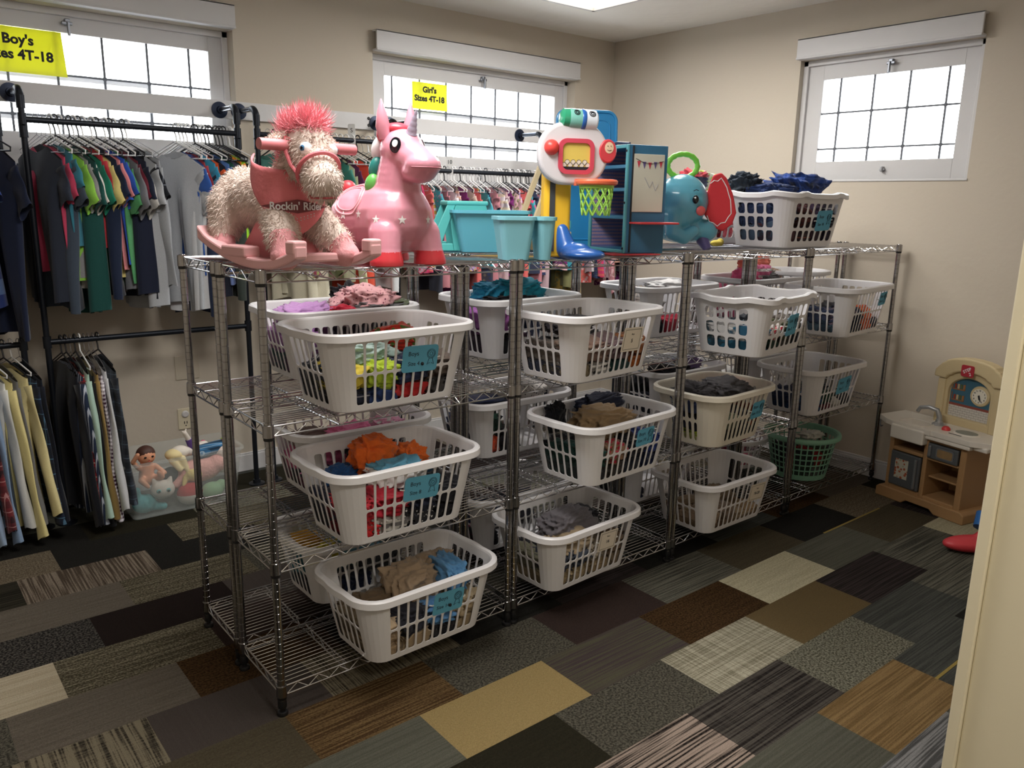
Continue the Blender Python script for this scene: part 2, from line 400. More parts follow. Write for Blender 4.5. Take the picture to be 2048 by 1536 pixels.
tag(o, 'beige blank cover plate on the back wall above the outlet', 'wall plate')
# far ceiling lamp just above the frame; near and hall fixtures added as fill
for a in LAMPS:
    x, y, z = a[1]; t = thing('ceiling_lamp_and_fill', 'flat white ceiling light above the %s' % ('far shelves' if x > 2 else 'near shelf end, added as fill' if y > -1 else 'doorway, added as fill'), 'lamp', (x, y, ZC))
    w, d = a[2] + 0.06, a[3] + 0.06
    f = MB().box(-w / 2, -d / 2, -0.07, w / 2, -d / 2 + 0.02, 0).box(-w / 2, d / 2 - 0.02, -0.07, w / 2, d / 2, 0).box(-w / 2, -d / 2, -0.07, -w / 2 + 0.02, d / 2, 0).box(w / 2 - 0.02, -d / 2, -0.07, w / 2, d / 2, 0)
    f.obj('frame', M_trim, t); MB().box(-w / 2 + 0.02, -d / 2 + 0.02, -0.05, w / 2 - 0.02, d / 2 - 0.02, -0.04).obj('diffuser', mat('lamp_diffuser', (255, 246, 228), 0.5, emit=2.5), t)

# ------------------------------------------------------------------ carpet tiles
ST = {  # style: colour a, colour b, speckle, stripes along x, stripes along y
 'gold': ((172, 148, 96), (154, 131, 82), .5, 0, 0), 'cream': ((216, 208, 174), (146, 138, 108), .35, .25, 0), 'khaki': ((116, 98, 64), (104, 86, 56), .5, .1, 0),
 'plaidc': ((200, 194, 170), (134, 128, 106), .2, .5, .5), 'dkstr': ((44, 39, 38), (72, 62, 62), 0, .8, 0), 'dkdot': ((38, 33, 32), (112, 106, 98), 0, .55, .12),
 'grspk': ((144, 142, 124), (78, 76, 62), 1, 0, 0), 'rusth': ((156, 126, 82), (120, 94, 56), 0.2, .8, 0), 'rust': ((92, 66, 38), (54, 38, 22), .9, .3, 0),
 'slate': ((64, 66, 62), (92, 94, 88), .2, .7, 0), 'slatec': ((66, 66, 60), (120, 118, 104), .2, .9, 0), 'charc': ((44, 43, 40), (34, 33, 31), .6, .2, 0),
 'grgrn': ((104, 104, 92), (80, 80, 68), .2, .5, 0), 'grsp2': ((60, 58, 50), (104, 100, 88), 1, 0, 0), 'multi': ((28, 24, 24), (178, 158, 144), 0.1, 1.1, 0),
 'purp': ((78, 66, 68), (92, 90, 70), 0, .9, 0), 'plum': ((66, 52, 48), (54, 44, 42), .6, 0, 0), 'olive': ((92, 84, 66), (72, 64, 48), .5, .3, 0),
 'dkolv': ((42, 40, 30), (54, 50, 38), .5, .3, 0), 'tan': ((132, 106, 68), (78, 56, 34), .45, .85, 0), 'dkbrn': ((42, 33, 31), (34, 27, 26), .5, 0, 0),
 'taupe': ((116, 108, 96), (96, 88, 78), .5, .5, 0), 'lspk': ((142, 134, 112), (72, 66, 50), .8, .6, 0), 'cspk': ((94, 90, 84), (34, 32, 32), 1.3, 0, 0),
 'light': ((196, 184, 158), (172, 158, 130), .2, .6, 0), 'vstr': ((150, 136, 120), (82, 70, 58), .3, 0, 1), 'vcoar': ((34, 30, 28), (134, 124, 102), .2, .3, 1.0),
 'dtaup': ((82, 74, 70), (74, 66, 62), .3, 0, .3), 'mott': ((142, 130, 108), (96, 84, 68), 1, .3, 0), 'lgstr': ((150, 150, 150), (86, 86, 86), .1, 1, 0), 'bkstr': ((36, 34, 28), (70, 66, 54), 0, .7, 0)}
MAP = {5: {-2: 'bkstr', -1: 'vstr', 0: 'charc', 1: 'olive', 2: 'taupe'}, 6: {-2: 'mott', -1: 'charc', 0: 'lspk', 1: 'charc'}, 7: {-2: 'charc', -1: 'dkolv', 0: 'grspk', 1: 'dkbrn'},
 4: {-2: 'taupe', -1: 'lspk', 0: 'grsp2', 1: 'charc'}, 3: {-2: 'cspk', -1: 'dkbrn', 0: 'dtaup', 1: 'purp', 2: 'charc'}, 2: {-2: 'light', -1: 'lspk', 0: 'plum', 1: 'dtaup', 2: 'dkbrn', 3: 'slate'},
 1: {-3: 'grsp2', -2: 'taupe', -1: 'rust', 0: 'dkbrn', 1: 'grsp2', 2: 'dkbrn', 3: 'slate', 4: 'charc', 5: 'dkolv'}, 0: {-3: 'vcoar', -2: 'vcoar', -1: 'dtaup', 0: 'vcoar', 1: 'charc', 2: 'dkstr', 3: 'charc', 4: 'slate', 5: 'rust', 6: 'taupe'},
 -1: {-2: 'olive', -1: 'olive', 0: 'tan', 1: 'grsp2', 2: 'plum', 3: 'slatec', 4: 'olive', 5: 'charc', 6: 'mott', 7: 'dkolv'},
 -2: {-1: 'grgrn', 0: 'gold', 1: 'purp', 2: 'rust', 3: 'cream', 4: 'grgrn', 5: 'olive', 6: 'dkstr', 7: 'charc'},
 -3: {0: 'dkolv', 1: 'grsp2', 2: 'plaidc', 3: 'khaki', 4: 'dkstr', 5: 'slatec', 6: 'cream'},
 -4: {0: 'charc', 1: 'multi', 2: 'dkdot', 3: 'grspk', 4: 'slate', 5: 'slatec'}, -5: {1: 'grgrn', 2: 'rusth', 3: 'slate'}, -6: {2: 'lgstr', 1: 'taupe'}}
def dsat(c, k=.12): m = sum(c) / 3; return srgb([x * (1 - k) + m * k for x in c])
def carpet():
    V = []; F = []; A = []; B = []; P = []
    r = random.Random(3); keys = ['charc', 'slate', 'taupe', 'olive', 'grsp2', 'dkbrn', 'plum', 'grgrn', 'dkstr', 'slatec', 'dkolv', 'dtaup']
    last = None
    for k in range(-14, 10):
        y0 = -0.012 + 0.2585 * k; off = {0: .17, 1: .34, 2: 0.0}[k % 3]
        for j in range(-5, 9):
            x0 = off + .515 * j; x1 = x0 + .515; y1 = y0 + .2585
            x0 = max(x0, XL); x1 = min(x1, XR + .2); 
            if x1 <= x0: continue
            s = MAP.get(k, {}).get(j)
            if s is None:
                s = r.choice([q for q in keys if q != last])
            last = s
            n = len(V); V += [(x0, y0, 0), (x1, y0, 0), (x1, y1, 0), (x0, y1, 0)]; F.append([n, n + 1, n + 2, n + 3]); c = ST[s]
            A.append(dsat(c[0])); B.append(dsat(c[1])); P.append((c[2], c[3], c[4], 1))
    # two thin yellow strips set between tiles
    for (x0, x1, y0) in ((2.75, 3.32, -0.275), (1.88, 2.6, -1.205)):
        n = len(V); V += [(x0, y0, 0.0006), (x1, y0, 0.0006), (x1, y0 + 0.011, 0.0006), (x0, y0 + 0.011, 0.0006)]; F.append([n, n + 1, n + 2, n + 3]); A.append(srgb((168, 148, 84))); B.append(srgb((150, 130, 70))); P.append((.3, 0, 0, 1))
    # slab body
    o = obj('floor', V, F, None)
    me = o.data
    for nm, arr in (('ca', A), ('cb', B), ('pt', P)):
        at = me.attributes.new(nm, 'FLOAT_COLOR', 'FACE'); at.data.foreach_set('color', np.array(arr, dtype=np.float32).ravel())
    m = bpy.data.materials.new('carpet'); m.use_nodes = True; nt = m.node_tree; N = nt.nodes.new; L = nt.links.new; b = nt.nodes['Principled BSDF']
    b.inputs['Roughness'].default_value = 1.0; b.inputs['Specular IOR Level'].default_value = 0.05
    tc = N('ShaderNodeTexCoord')
    def att(n_): a = N('ShaderNodeAttribute'); a.attribute_name = n_; return a
    ca, cb, pt = att('ca'), att('cb'), att('pt'); sp = N('ShaderNodeSeparateColor'); L(pt.outputs['Color'], sp.inputs[0])
    def noise(sx, sy, det, lo, hi):
        mp = N('ShaderNodeMapping'); mp.inputs['Scale'].default_value = (sx, sy, 1); L(tc.outputs['Object'], mp.inputs[0])
        n_ = N('ShaderNodeTexNoise'); n_.inputs['Scale'].default_value = 1; n_.inputs['Detail'].default_value = det; L(mp.outputs[0], n_.inputs['Vector'])
        r_ = N('ShaderNodeMapRange'); r_.inputs[1].default_value = lo; r_.inputs[2].default_value = hi; L(n_.outputs[0], r_.inputs[0]); return r_.outputs[0]
    def mul(a, b_): n_ = N('ShaderNodeMath'); n_.operation = 'MULTIPLY'; L(a, n_.inputs[0]); L(b_, n_.inputs[1]); return n_.outputs[0]
    def add(a, b_, cl=False): n_ = N('ShaderNodeMath'); n_.operation = 'ADD'; n_.use_clamp = cl; L(a, n_.inputs[0]); L(b_, n_.inputs[1]); return n_.outputs[0]
    f = add(add(mul(noise(130, 130, 2, .38, .62), sp.outputs[0]), mul(noise(2.5, 130, 2, .4, .6), sp.outputs[1])), mul(noise(130, 3, 2, .4, .6), sp.outputs[2]), True)
    mx = N('ShaderNodeMix'); mx.data_type = 'RGBA'; L(f, mx.inputs[0]); L(ca.outputs['Color'], mx.inputs[6]); L(cb.outputs['Color'], mx.inputs[7])
    fi = noise(420, 420, 2, .3, .7); fm = N('ShaderNodeMix'); fm.data_type = 'RGBA'; fm.blend_type = 'MULTIPLY'; fm.inputs[0].default_value = 0.45
    L(mx.outputs[2], fm.inputs[6]); L(fi, fm.inputs[7]); L(fm.outputs[2], b.inputs['Base Color'])
    bp = N('ShaderNodeBump'); bp.inputs['Strength'].default_value = 0.6; bp.inputs['Distance'].default_value = 0.004; L(fi, bp.inputs['Height']); L(bp.outputs[0], b.inputs['Normal'])
    me.materials.append(m)
    return struct(o)
carpet()
# ------------------------------------------------------------------ wire shelving
LU, DU, GP = 0.914, 0.3205, 0.03
ZS = [0.100, 0.518, 0.952, 1.402]
def truss(mb, a, b, ztop, h=0.030, step=0.036):
    a = Vector(a); b = Vector(b); n = max(2, int((b - a).length / step)); t = Vector((0, 0, 1))
    mb.tube([a + t * ztop, b + t * ztop], 0.0031, 6); mb.tube([a + t * (ztop - h), b + t * (ztop - h)], 0.0029, 6)
    P = [a.lerp(b, i / n) + t * (ztop - (0.002 if i % 2 else h - 0.001)) for i in range(n + 1)]
    mb.tube(P, 0.0020, 5)
def wire_shelf_mesh():
    mb = MB(); c = 0.0165
    for y in (0.0, DU): truss(mb, (c, y, 0), (LU - c, y, 0), -0.004)
    for x in (0.0, LU): truss(mb, (x, c, 0), (x, DU - c, 0), -0.004)
    for x in (LU * .25, LU * .5, LU * .75): truss(mb, (x, 0, 0), (x, DU, 0), -0.0065, 0.026)
    n = 15
    for i in range(1, n): y = DU * i / n; mb.tube([(0, y, -0.001), (LU, y, -0.001)], 0.0014, 5)
    return mb
_p = wire_shelf_mesh(); ME_shelf = _p.obj('tmp', M_chrome, smooth=True); me_shelf = ME_shelf.data; bpy.data.objects.remove(ME_shelf)
def post_mesh(h):
    prof = [(0.0, 0.052)] ; z = 0.052; prof += [(0.0122, 0.052)]
    while z < h - 0.026:
        prof += [(0.0124, z + 0.001), (0.0124, z + 0.0226), (0.0116, z + 0.0232), (0.0116, z + 0.0246), (0.0124, z + 0.0252)]; z += 0.0254
    prof += [(0.0124, h - 0.004), (0.0105, h), (0, h)]
    o = MB().lathe(prof, n=14).obj('tmp', M_post, smooth=True); me = o.data; bpy.data.objects.remove(o)
    return me
me_post = post_mesh(1.408)
o = MB().lathe([(0.0, 0), (0.017, 0), (0.018, 0.006), (0.016, 0.012), (0.008, 0.014), (0.008, 0.024), (0.0135, 0.026), (0.0142, 0.03), (0.0142, 0.045), (0.0128, 0.052), (0, 0.052)], n=16).obj('tmp', M_black, smooth=True); me_foot = o.data; bpy.data.objects.remove(o)
o = MB().lathe([(0.0135, -0.034), (0.0172, -0.034), (0.0162, 0.003), (0.0150, 0.004), (0.0135, 0.004)], n=16).obj('tmp', M_post, smooth=True); me_col = o.data; bpy.data.objects.remove(o)
o = MB().lathe([(0.0128, -0.044), (0.0150, -0.044), (0.0156, -0.034), (0.0135, -0.033)], n=16).obj('tmp', M_black, smooth=True); me_slv = o.data; bpy.data.objects.remove(o)
def inst(name, me, parent, loc=(0, 0, 0)):
    o = bpy.data.objects.new(name, me); COL.objects.link(o); o.parent = parent; o.location = loc; return o
def shelf_unit(x, y, label):
    t = thing('wire_shelving_unit', label, 'shelving unit', (x, y, 0), 0, 'chrome wire shelving units in two rows')
    for px in (0, LU):
        for py in (0, DU):
            p = inst('post', me_post, t, (px, py, 0)); inst('foot', me_foot, p)
    for z in ZS:
        s = inst('wire_shelf', me_shelf, t, (0, 0, z))
        for px in (0, LU):
            for py in (0, DU):
                inst('collar', me_col, s, (px, py, 0)); inst('clip_sleeve', me_slv, s, (px, py, 0))
    return t
names = ['leftmost', 'second from left', 'third from left', 'rightmost']
YR2 = DU + 0.0425
for r, (yy, rn) in enumerate(((0, 'front'), (YR2, 'rear'))):
    for i in range(4):
        shelf_unit(i * (LU + GP), yy, 'chrome four-tier wire shelving unit, %s of the %s row' % (names[i], rn))

# ------------------------------------------------------------------ pipe garment racks on the back wall
YP = 2.10
def rack(x0, x1, rod, low, label, arms=(True, True), posts=(True, True), zt=2.06):
    t = thing('pipe_garment_rack', label, 'clothes rack', (x0, YP, 0), 0, 'black pipe garment racks along the back wall'); L = x1 - x0; fy = YB - 0.02 - YP
    chrome = mat('pipe_bright', (60, 66, 76), 0.22, 0.9)
    for i, x in enumerate((0, L)):
        if posts[i]:
            p = MB(); p.tube([(x, 0, 0.01), (x, 0, zt - 0.05)], 0.0135, 12)
            P = [(x, 0.05 * (1 - math.cos(a)), zt - 0.05 + 0.05 * math.sin(a)) for a in np.linspace(0, math.pi / 2, 7)]; p.tube(P, 0.0175, 12)
            for z in (rod, low, zt - 0.06, rod - 0.05):
                if z: p.tube([(x, 0, z - 0.028), (x, 0, z + 0.028)], 0.0185, 12)
            po = p.obj('post', M_pipe, t, True)
            MB().lathe([(0.045, 0), (0.045, 0.006), (0.022, 0.010), (0.020, 0.028), (0.0135, 0.028)], (x, 0, 0), 20).obj('floor_flange', M_pipe, po, True)
        if arms[i]:
            a = MB().tube([(x, 0.045, zt), (x, fy - 0.006, zt)], 0.0135, 12).obj('arm', chrome, t, True)
            MB().lathe([(0.043, 0), (0.043, 0.007), (0.02, 0.010), (0.018, 0.03), (0.014, 0.03)], n=24, M=Matrix.Translation((x, fy, zt)) @ Matrix.Rotation(math.pi / 2, 4, 'X')).obj('wall_flange', mat('flange_blue_black', (30, 40, 62), 0.4, 0.5), a, True)
    MB().tube([(0.0, 0, rod), (L, 0, rod)], 0.0135, 12).obj('hanging_rod', M_pipe, t, True)
    if low: MB().tube([(0.0, 0, low), (L, 0, low)], 0.0135, 12).obj('lower_rod', M_pipe, t, True)
    return t
rack(-1.30, -0.315, 1.925, 0.915, 'black pipe clothes rack with two rods at the left edge of the room')
rack(-0.216, 0.757, 1.925, 0.915, "black pipe clothes rack with two rods under the Boy's sign window")
rack(0.862, 1.715, 1.930, None, 'black pipe clothes rack on the back wall between the two windows')
rack(1.815, 2.862, 1.785, None, "black pipe clothes rack under the Girl's sign window")
rack(2.960, 3.680, 1.785, None, 'black pipe clothes rack in the far room corner', arms=(False, False), posts=(True, True), zt=1.80)
# white size dividers on the rods
for x, z, s, lb in ((1.05, 1.93, '4', 'white size divider reading 4 on the rack between the windows'), (1.42, 1.93, 'S', 'white size divider reading S on the rack between the windows'),
                    (1.985, 1.785, '6', "white size divider reading 6 on the left of the Girl's sign rack"), (2.10, 1.785, '10', "white size divider reading 10 on the Girl's sign rack")):
    M = Matrix.Translation((x, YP, z)) @ Matrix.Rotation(-0.9, 4, 'Z')
    o = MB().prism(rrect(0.045, 0.11, 0.008), 0.0015, M @ Matrix.Rotation(math.pi / 2, 4, 'X') @ Matrix.Translation((0, 0.035, 0))).obj('size_divider', mat('divider_white', (236, 236, 236), 0.5))
    tag(o, lb, 'size marker'); text('lettering', s, 0.034, M_ink, o, M @ Matrix.Rotation(math.pi / 2, 4, 'X') @ Matrix.Translation((0, 0.055, 0.002)))

# ------------------------------------------------------------------ hangers and hanging clothes
M_wireh = mat('hanger_wire', (150, 150, 155), 0.35, 0.8); M_plh = mat('hanger_white', (232, 232, 232), 0.35); M_dkh = mat('hanger_black', (30, 30, 34), 0.4)
def hanger_obj(m, w, r):
    mb = MB(); hk = [(0, 0.018 * math.cos(a), -0.004 + 0.018 * math.sin(a)) for a in np.linspace(-0.5, math.pi * 1.0, 9)][::-1]
    hk = [(0, -0.018, -0.004)] and [(0, 0.019 * math.cos(a), -0.0045 + 0.0165 * math.sin(a)) for a in np.linspace(math.pi, -0.35, 10)]
    mb.tube(hk + [(0, 0.004, -0.045), (0, 0, -0.075)], r, 6)
    mb.tube([(0, 0, -0.072), (0, w, -0.072 - w * .42), (0, w * .98, -0.085 - w * .42), (0, -w * .98, -0.085 - w * .42), (0, -w, -0.072 - w * .42)], r, 6, closed=True)
    return mb.obj('clothes_hanger', m, None, True)
HG = {}
for k, m, r in (('wire', M_wireh, 0.0014), ('white', M_plh, 0.0035), ('black', M_dkh, 0.0038)):
    HG[k] = hanger_obj(m, 0.14, r)
used_h = set()
HL = {'wire': 'thin wire clothes hanger hooked over a black pipe rod', 'white': 'white plastic clothes hanger hooked over a black pipe rod', 'black': 'black plastic clothes hanger hooked over a black pipe rod'}
def put_hanger(k, x, y, z, rz, hs=1.0):
    o = HG[k]
    if k in used_h: o = o.copy(); COL.objects.link(o)
    used_h.add(k); o.scale = (1, hs, hs); o.location = (x, y, z); o.rotation_euler = (0, 0, rz); tag(o, HL[k], 'hanger', HL[k].split(' hooked')[0] + 's on the rods'); return o
def garment(seed, W=0.165, Ln=0.48, sl='short', flare=1.05, thick=0.022, scoop=0.05, strap=False):
    """tee / shirt / dress hanging flat in the local y-z plane, shoulders at z=0"""
    g = random.Random(seed); N = 36; R = 20; V = []; F = []
    ph = [g.uniform(0, 6.28) for _ in range(6)]; fr = [g.uniform(22, 40), g.uniform(45, 70)]
    for i in range(R + 1):
        t = i / R; w = W * (1 + (flare - 1) * t + 0.03 * math.sin(5 * t + ph[0])); w *= (0.90 if (0.16 < t) else 1.0)
        if strap: w *= (0.42 + 0.58 * min(1, t / 0.22))
        d = thick * (0.35 + 0.9 * min(1, t * 4)) * (1 + 0.2 * math.sin(4 * t + ph[1]))
        for k in range(N):
            a = 2 * math.pi * k / N; cy, cx = math.cos(a), math.sin(a)
            y = w * math.copysign(abs(cy) ** 0.85, cy); x = d * math.copysign(abs(cx) ** 0.7, cx)
            f = (0.010 + 0.020 * t) * (math.sin(fr[0] * y + ph[2] + 2.0 * t) + 0.5 * math.sin(fr[1] * y + ph[3])) * min(1, t * 3)
            x += f; z0 = -abs(y) * 0.40 * max(0, 1 - t * 1.4)
            if t < 0.3:
                q = max(0, 1 - (y / 0.062) ** 2); z0 -= (scoop if cx < 0 else scoop * 0.35) * q * (1 - t / 0.3)
            z = -Ln * t + z0 + (0.012 * math.sin(fr[0] * y * .5 + ph[4]) * t)
            V.append((x, y, z))
    for i in range(R):
        for k in range(N): F.append([i * N + k, i * N + (k + 1) % N, (i + 1) * N + (k + 1) % N, (i + 1) * N + k])
    if sl:
        L = {'short': 0.13, 'long': Ln * 0.92, 'cap': 0.06}[sl]; n = 16; m = 8
        for s in (-1, 1):
            b0 = len(V); ang = g.uniform(0.30, 0.62) if sl == 'short' else g.uniform(0.10, 0.22)
            for i in range(m + 1):
                t = i / m; cyc = s * (W * 0.86 + math.sin(ang) * L * t); cz = -W * 0.42 - 0.035 - math.cos(ang) * L * t
                ry = (0.052 if sl == 'short' else 0.05) * (1 - (0.1 if sl == 'short' else 0.38) * t); rx = 0.014 + 0.006 * math.sin(6 * t + ph[5])
                for k in range(n):
                    a = 2 * math.pi * k / n; u = ry * math.cos(a)
                    V.append((rx * math.sin(a) + 0.004 * math.sin(9 * t + u * 60), cyc + u * math.cos(ang) * 1.0, cz + s * u * math.sin(ang) + 0.006 * math.sin(u * 80 + ph[0]) * t))
            for i in range(m):
                for k in range(n): F.append([b0 + i * n + k, b0 + i * n + (k + 1) % n, b0 + (i + 1) * n + (k + 1) % n, b0 + (i + 1) * n + k])
            F.append([b0 + k for k in range(n)][::-1])
    me = bpy.data.meshes.new('garment'); me.from_pydata([tuple(map(float, v)) for v in V], [], F); me.update(); me.polygons.foreach_set('use_smooth', [True] * len(F))
    return me
GM = {}
def gmesh(kind, i, m):
    key = (kind, i % 4)
    if key not in GM:
        kw = {'tee': dict(), 'long': dict(sl='long', Ln=0.56, W=0.17), 'shirt': dict(sl='long', Ln=0.72, W=0.19, thick=0.026, scoop=0.03), 'tank': dict(sl=None, W=0.14, strap=True, Ln=0.52, flare=1.25, scoop=0.08),
              'dress': dict(sl='cap', W=0.145, Ln=0.64, flare=1.45, scoop=0.06), 'bigtee': dict(W=0.19, Ln=0.62), 'kid': dict(W=0.14, Ln=0.40)}[kind]
        GM[key] = garment(hash(kind) % 97 * 0 + sum(map(ord, kind)) + i % 4, **kw)
    me = GM[key].copy(); me.materials.clear(); me.materials.append(m); return me
NAM = {'tee': 'T-shirt', 'long': 'long-sleeved top', 'shirt': 'button shirt', 'tank': 'sleeveless top', 'dress': 'flared dress', 'bigtee': 'long T-shirt', 'kid': 'small T-shirt'}
PT = {'plain': '', 'stripe': 'striped ', 'wide': 'broad-striped ', 'vstripe': 'pinstriped ', 'check': 'checked ', 'plaid': 'plaid ', 'floral': 'flower-print ', 'dots': 'dotted ', 'wash': 'mottled '}
def hang_row(items, xs, zrod, rack_name, yaw, seed, group, hk=('wire', 'white', 'black'), scale=1.0):
    """items: (colour name, rgb, kind, pattern, rgb2)"""
    g = random.Random(seed)
    for i, (it, x) in enumerate(zip(items, xs)):
        cn, c, kind, pat, c2 = it; rz = yaw + g.uniform(-0.10, 0.10); k = hk[g.randrange(len(hk))]
        put_hanger(k, x, YP, zrod + 0.0135 + 0.004, rz, 1 + (scale - 1) * .5)
        me = gmesh(kind, g.randrange(4), fabric(c, pat, c2)); nm = {'dress': 'dress', 'shirt': 'button_shirt', 'tank': 'sleeveless_top', 'long': 'long_sleeved_top'}.get(kind, 't_shirt')
        o = bpy.data.objects.new(nm, me); COL.objects.link(o); s = g.uniform(0.93, 1.07) * scale
        o.location = (x, YP, zrod - 0.068 * scale); o.rotation_euler = (g.uniform(-.02, .02), 0, rz); o.scale = (1, min(s, 1.0) * (0.90 if kind in ('bigtee', 'shirt', 'long') else 0.95), s * g.uniform(.9, 1.2) if kind != 'shirt' else s)
        a = items[i - 1][0] + '' if i else 'the left end'; b = items[i + 1][0] + '' if i < len(items) - 1 else 'the right end'
        tag(o, '%s %s%s, %s, between %s and %s' % (cn, PT[pat], NAM[kind], rack_name, a, b), {'dress': 'dress'}.get(kind, 'shirt'), group)
def G(*a):
    r = []
    for s in a: r.append((s[0], s[1], s[2], s[3] if len(s) > 3 else 'plain', s[4] if len(s) > 4 else (235, 235, 235)))
    return r
r1 = G(('charcoal', (46, 52, 66), 'bigtee'), ('raspberry', (188, 66, 96), 'tee'), ('dark slate', (60, 70, 84), 'bigtee'), ('teal blue', (54, 120, 140), 'tee'), ('lime', (150, 212, 84), 'tee'),
       ('ash grey', (150, 150, 152), 'tee'), ('off-white', (226, 222, 216), 'tee'), ('bottle green', (28, 76, 72), 'bigtee'), ('emerald', (28, 120, 96), 'tee'), ('crimson', (178, 52, 62), 'kid'), ('cream yellow', (232, 216, 140), 'tee'),
       ('ink blue', (28, 38, 62), 'bigtee'), ('salmon pink', (220, 138, 142), 'tee'), ('cobalt', (44, 82, 176), 'tee'), ('royal blue', (52, 92, 196), 'kid'), ('fern green', (86, 158, 104), 'tee'), ('maroon', (104, 34, 50), 'tee'),
       ('grey heather', (120, 122, 128), 'tee'), ('navy', (30, 36, 56), 'bigtee'), ('stone grey', (190, 188, 184), 'tee'), ('black', (34, 36, 44), 'bigtee', 'plaid', (150, 156, 170)), ('light grey', (176, 180, 186), 'bigtee'), ('pale grey', (164, 168, 174), 'long'))
hang_row(r1, np.linspace(-0.165, 0.255, len(r1)), 1.925, "Boy's rack left", 0.42, 1, "upper clothes at the left of the Boy's rack", scale=1.2)
r1b = G(('silver grey', (178, 182, 188), 'bigtee'), ('frost grey', (204, 206, 210), 'bigtee'), ('denim blue', (52, 92, 168), 'tee'), ('brick red', (160, 60, 70), 'kid'), ('midnight', (36, 46, 72), 'bigtee'), ('sky cyan', (62, 158, 196), 'tee'),
        ('bright orange', (244, 98, 48), 'tee'), ('black', (32, 36, 50), 'bigtee'), ('steel blue', (78, 112, 172), 'tee'), ('lavender blue', (104, 122, 172), 'tee'), ('forest green', (36, 82, 68), 'tee'), ('dusk purple', (84, 84, 112), 'tee'),
        ('dark olive', (54, 62, 58), 'bigtee'), ('amber', (244, 150, 50), 'kid'), ('neon lime', (176, 240, 62), 'tee'), ('graphite', (52, 58, 70), 'tee'), ('chalk white', (232, 234, 236), 'tee'))
hang_row(r1b, np.linspace(0.43, 0.715, len(r1b)), 1.925, "Boy's rack right", 0.42, 2, "upper clothes at the right of the Boy's rack", scale=1.2)
r0 = G(('ink black', (24, 27, 38), 'bigtee'), ('dark navy', (26, 32, 52), 'bigtee'), ('slate blue', (58, 84, 140), 'tee', 'wide', (36, 50, 92)), ('deep blue', (36, 58, 124), 'bigtee', 'wide', (92, 120, 170)), ('dark indigo', (26, 34, 58), 'bigtee'))
hang_row(r0, np.linspace(-0.66, -0.36, 5), 1.925, 'edge rack top', 0.38, 3, 'upper clothes on the edge rack', scale=1.25)
l0 = G(('white', (214, 220, 228), 'shirt'), ('light blue', (150, 172, 200), 'shirt'), ('burgundy', (112, 42, 48), 'shirt', 'plaid', (196, 150, 150)), ('powder blue', (132, 156, 188), 'shirt'), ('snow white', (222, 224, 222), 'shirt'), ('butter yellow', (224, 212, 150), 'shirt'),
       ('mid grey', (112, 112, 112), 'shirt'), ('cream', (226, 214, 160), 'shirt'), ('navy', (30, 40, 60), 'shirt', 'plaid', (96, 140, 170)), ('black-blue', (22, 26, 38), 'shirt'))
hang_row(l0, np.linspace(-0.62, -0.335, 10), 0.915, 'edge rack bottom', 0.34, 4, 'button shirts on the lower rod of the edge rack')
l1 = G(('black', (24, 26, 34), 'shirt'), ('navy', (40, 52, 78), 'shirt', 'vstripe', (190, 198, 214)), ('red', (170, 28, 40), 'shirt', 'plaid', (226, 220, 190)), ('mint', (176, 206, 192), 'shirt'), ('jet', (20, 20, 24), 'shirt'), ('tan', (150, 124, 74), 'shirt'),
       ('purple-white', (66, 34, 62), 'shirt', 'check', (232, 228, 236)), ('pale', (206, 208, 212), 'shirt'), ('dark grey', (52, 58, 68), 'shirt', 'plaid', (92, 110, 124)))
hang_row(l1, np.linspace(-0.16, 0.0, 9), 0.915, "Boy's rack bottom", 0.12, 5, "button shirts on the lower rod of the Boy's rack")
g = random.Random(11)
C2 = [('jade', (70, 130, 118)), ('lime-blue', (120, 160, 90)), ('navy', (42, 54, 92)), ('rose', (200, 92, 120)), ('grey-green', (128, 142, 128)), ('denim', (70, 92, 140)), ('white', (222, 224, 222)), ('olive', (104, 112, 76)), ('steel', (92, 108, 128)),
      ('black', (38, 42, 52)), ('sea green', (64, 132, 120)), ('ivory', (226, 222, 206)), ('plum', (104, 48, 92)), ('coral', (222, 96, 84)), ('sand', (196, 180, 150))]
r2 = G(*[(C2[i % 15][0], C2[i % 15][1], ['tee', 'tank', 'tee', 'long'][i % 4], ['plain', 'wash', 'plain', 'floral', 'plain'][i % 5], (214, 220, 150)) for i in range(22)])
r2[5] = ('cream', (238, 232, 208), 'dress', 'plain', (0, 0, 0)); r2[19] = ('white', (228, 230, 232), 'bigtee', 'plain', (0, 0, 0)); r2[14] = ('coral', (232, 92, 70), 'dress', 'plain', (0, 0, 0)); r2[4] = ('pale cream', (236, 230, 206), 'dress', 'plain', (0, 0, 0))
hang_row(r2, np.linspace(0.92, 1.67, 22), 1.930, 'middle rack', 0.25, 6, 'clothes on the rack between the windows', scale=1.12)
C3 = [('hot pink', (214, 62, 112)), ('blush', (226, 186, 190)), ('purple', (118, 40, 108)), ('pink-grey', (196, 168, 176)), ('navy', (46, 58, 96)), ('cream', (226, 214, 190)), ('teal', (64, 154, 170)), ('coral', (222, 108, 104)), ('lilac', (172, 142, 190)),
      ('peach', (232, 182, 160)), ('olive', (140, 140, 96)), ('pearl', (214, 208, 214)), ('dusty rose', (196, 130, 140)), ('charcoal', (58, 60, 72)), ('mustard', (196, 166, 84))]
pats = ['floral', 'plain', 'stripe', 'dots', 'plain', 'floral', 'wash']
r3 = G(*[(C3[(i * 7) % 15][0], C3[(i * 7) % 15][1], ['tank', 'dress', 'tank', 'tee', 'dress'][i % 5], pats[i % 7], C3[(i * 4 + 3) % 15][1]) for i in range(40)])
hang_row(r3, np.linspace(1.86, 2.83, 40), 1.785, "Girl's rack", -0.05, 7, "clothes on the Girl's sign rack", scale=0.98)
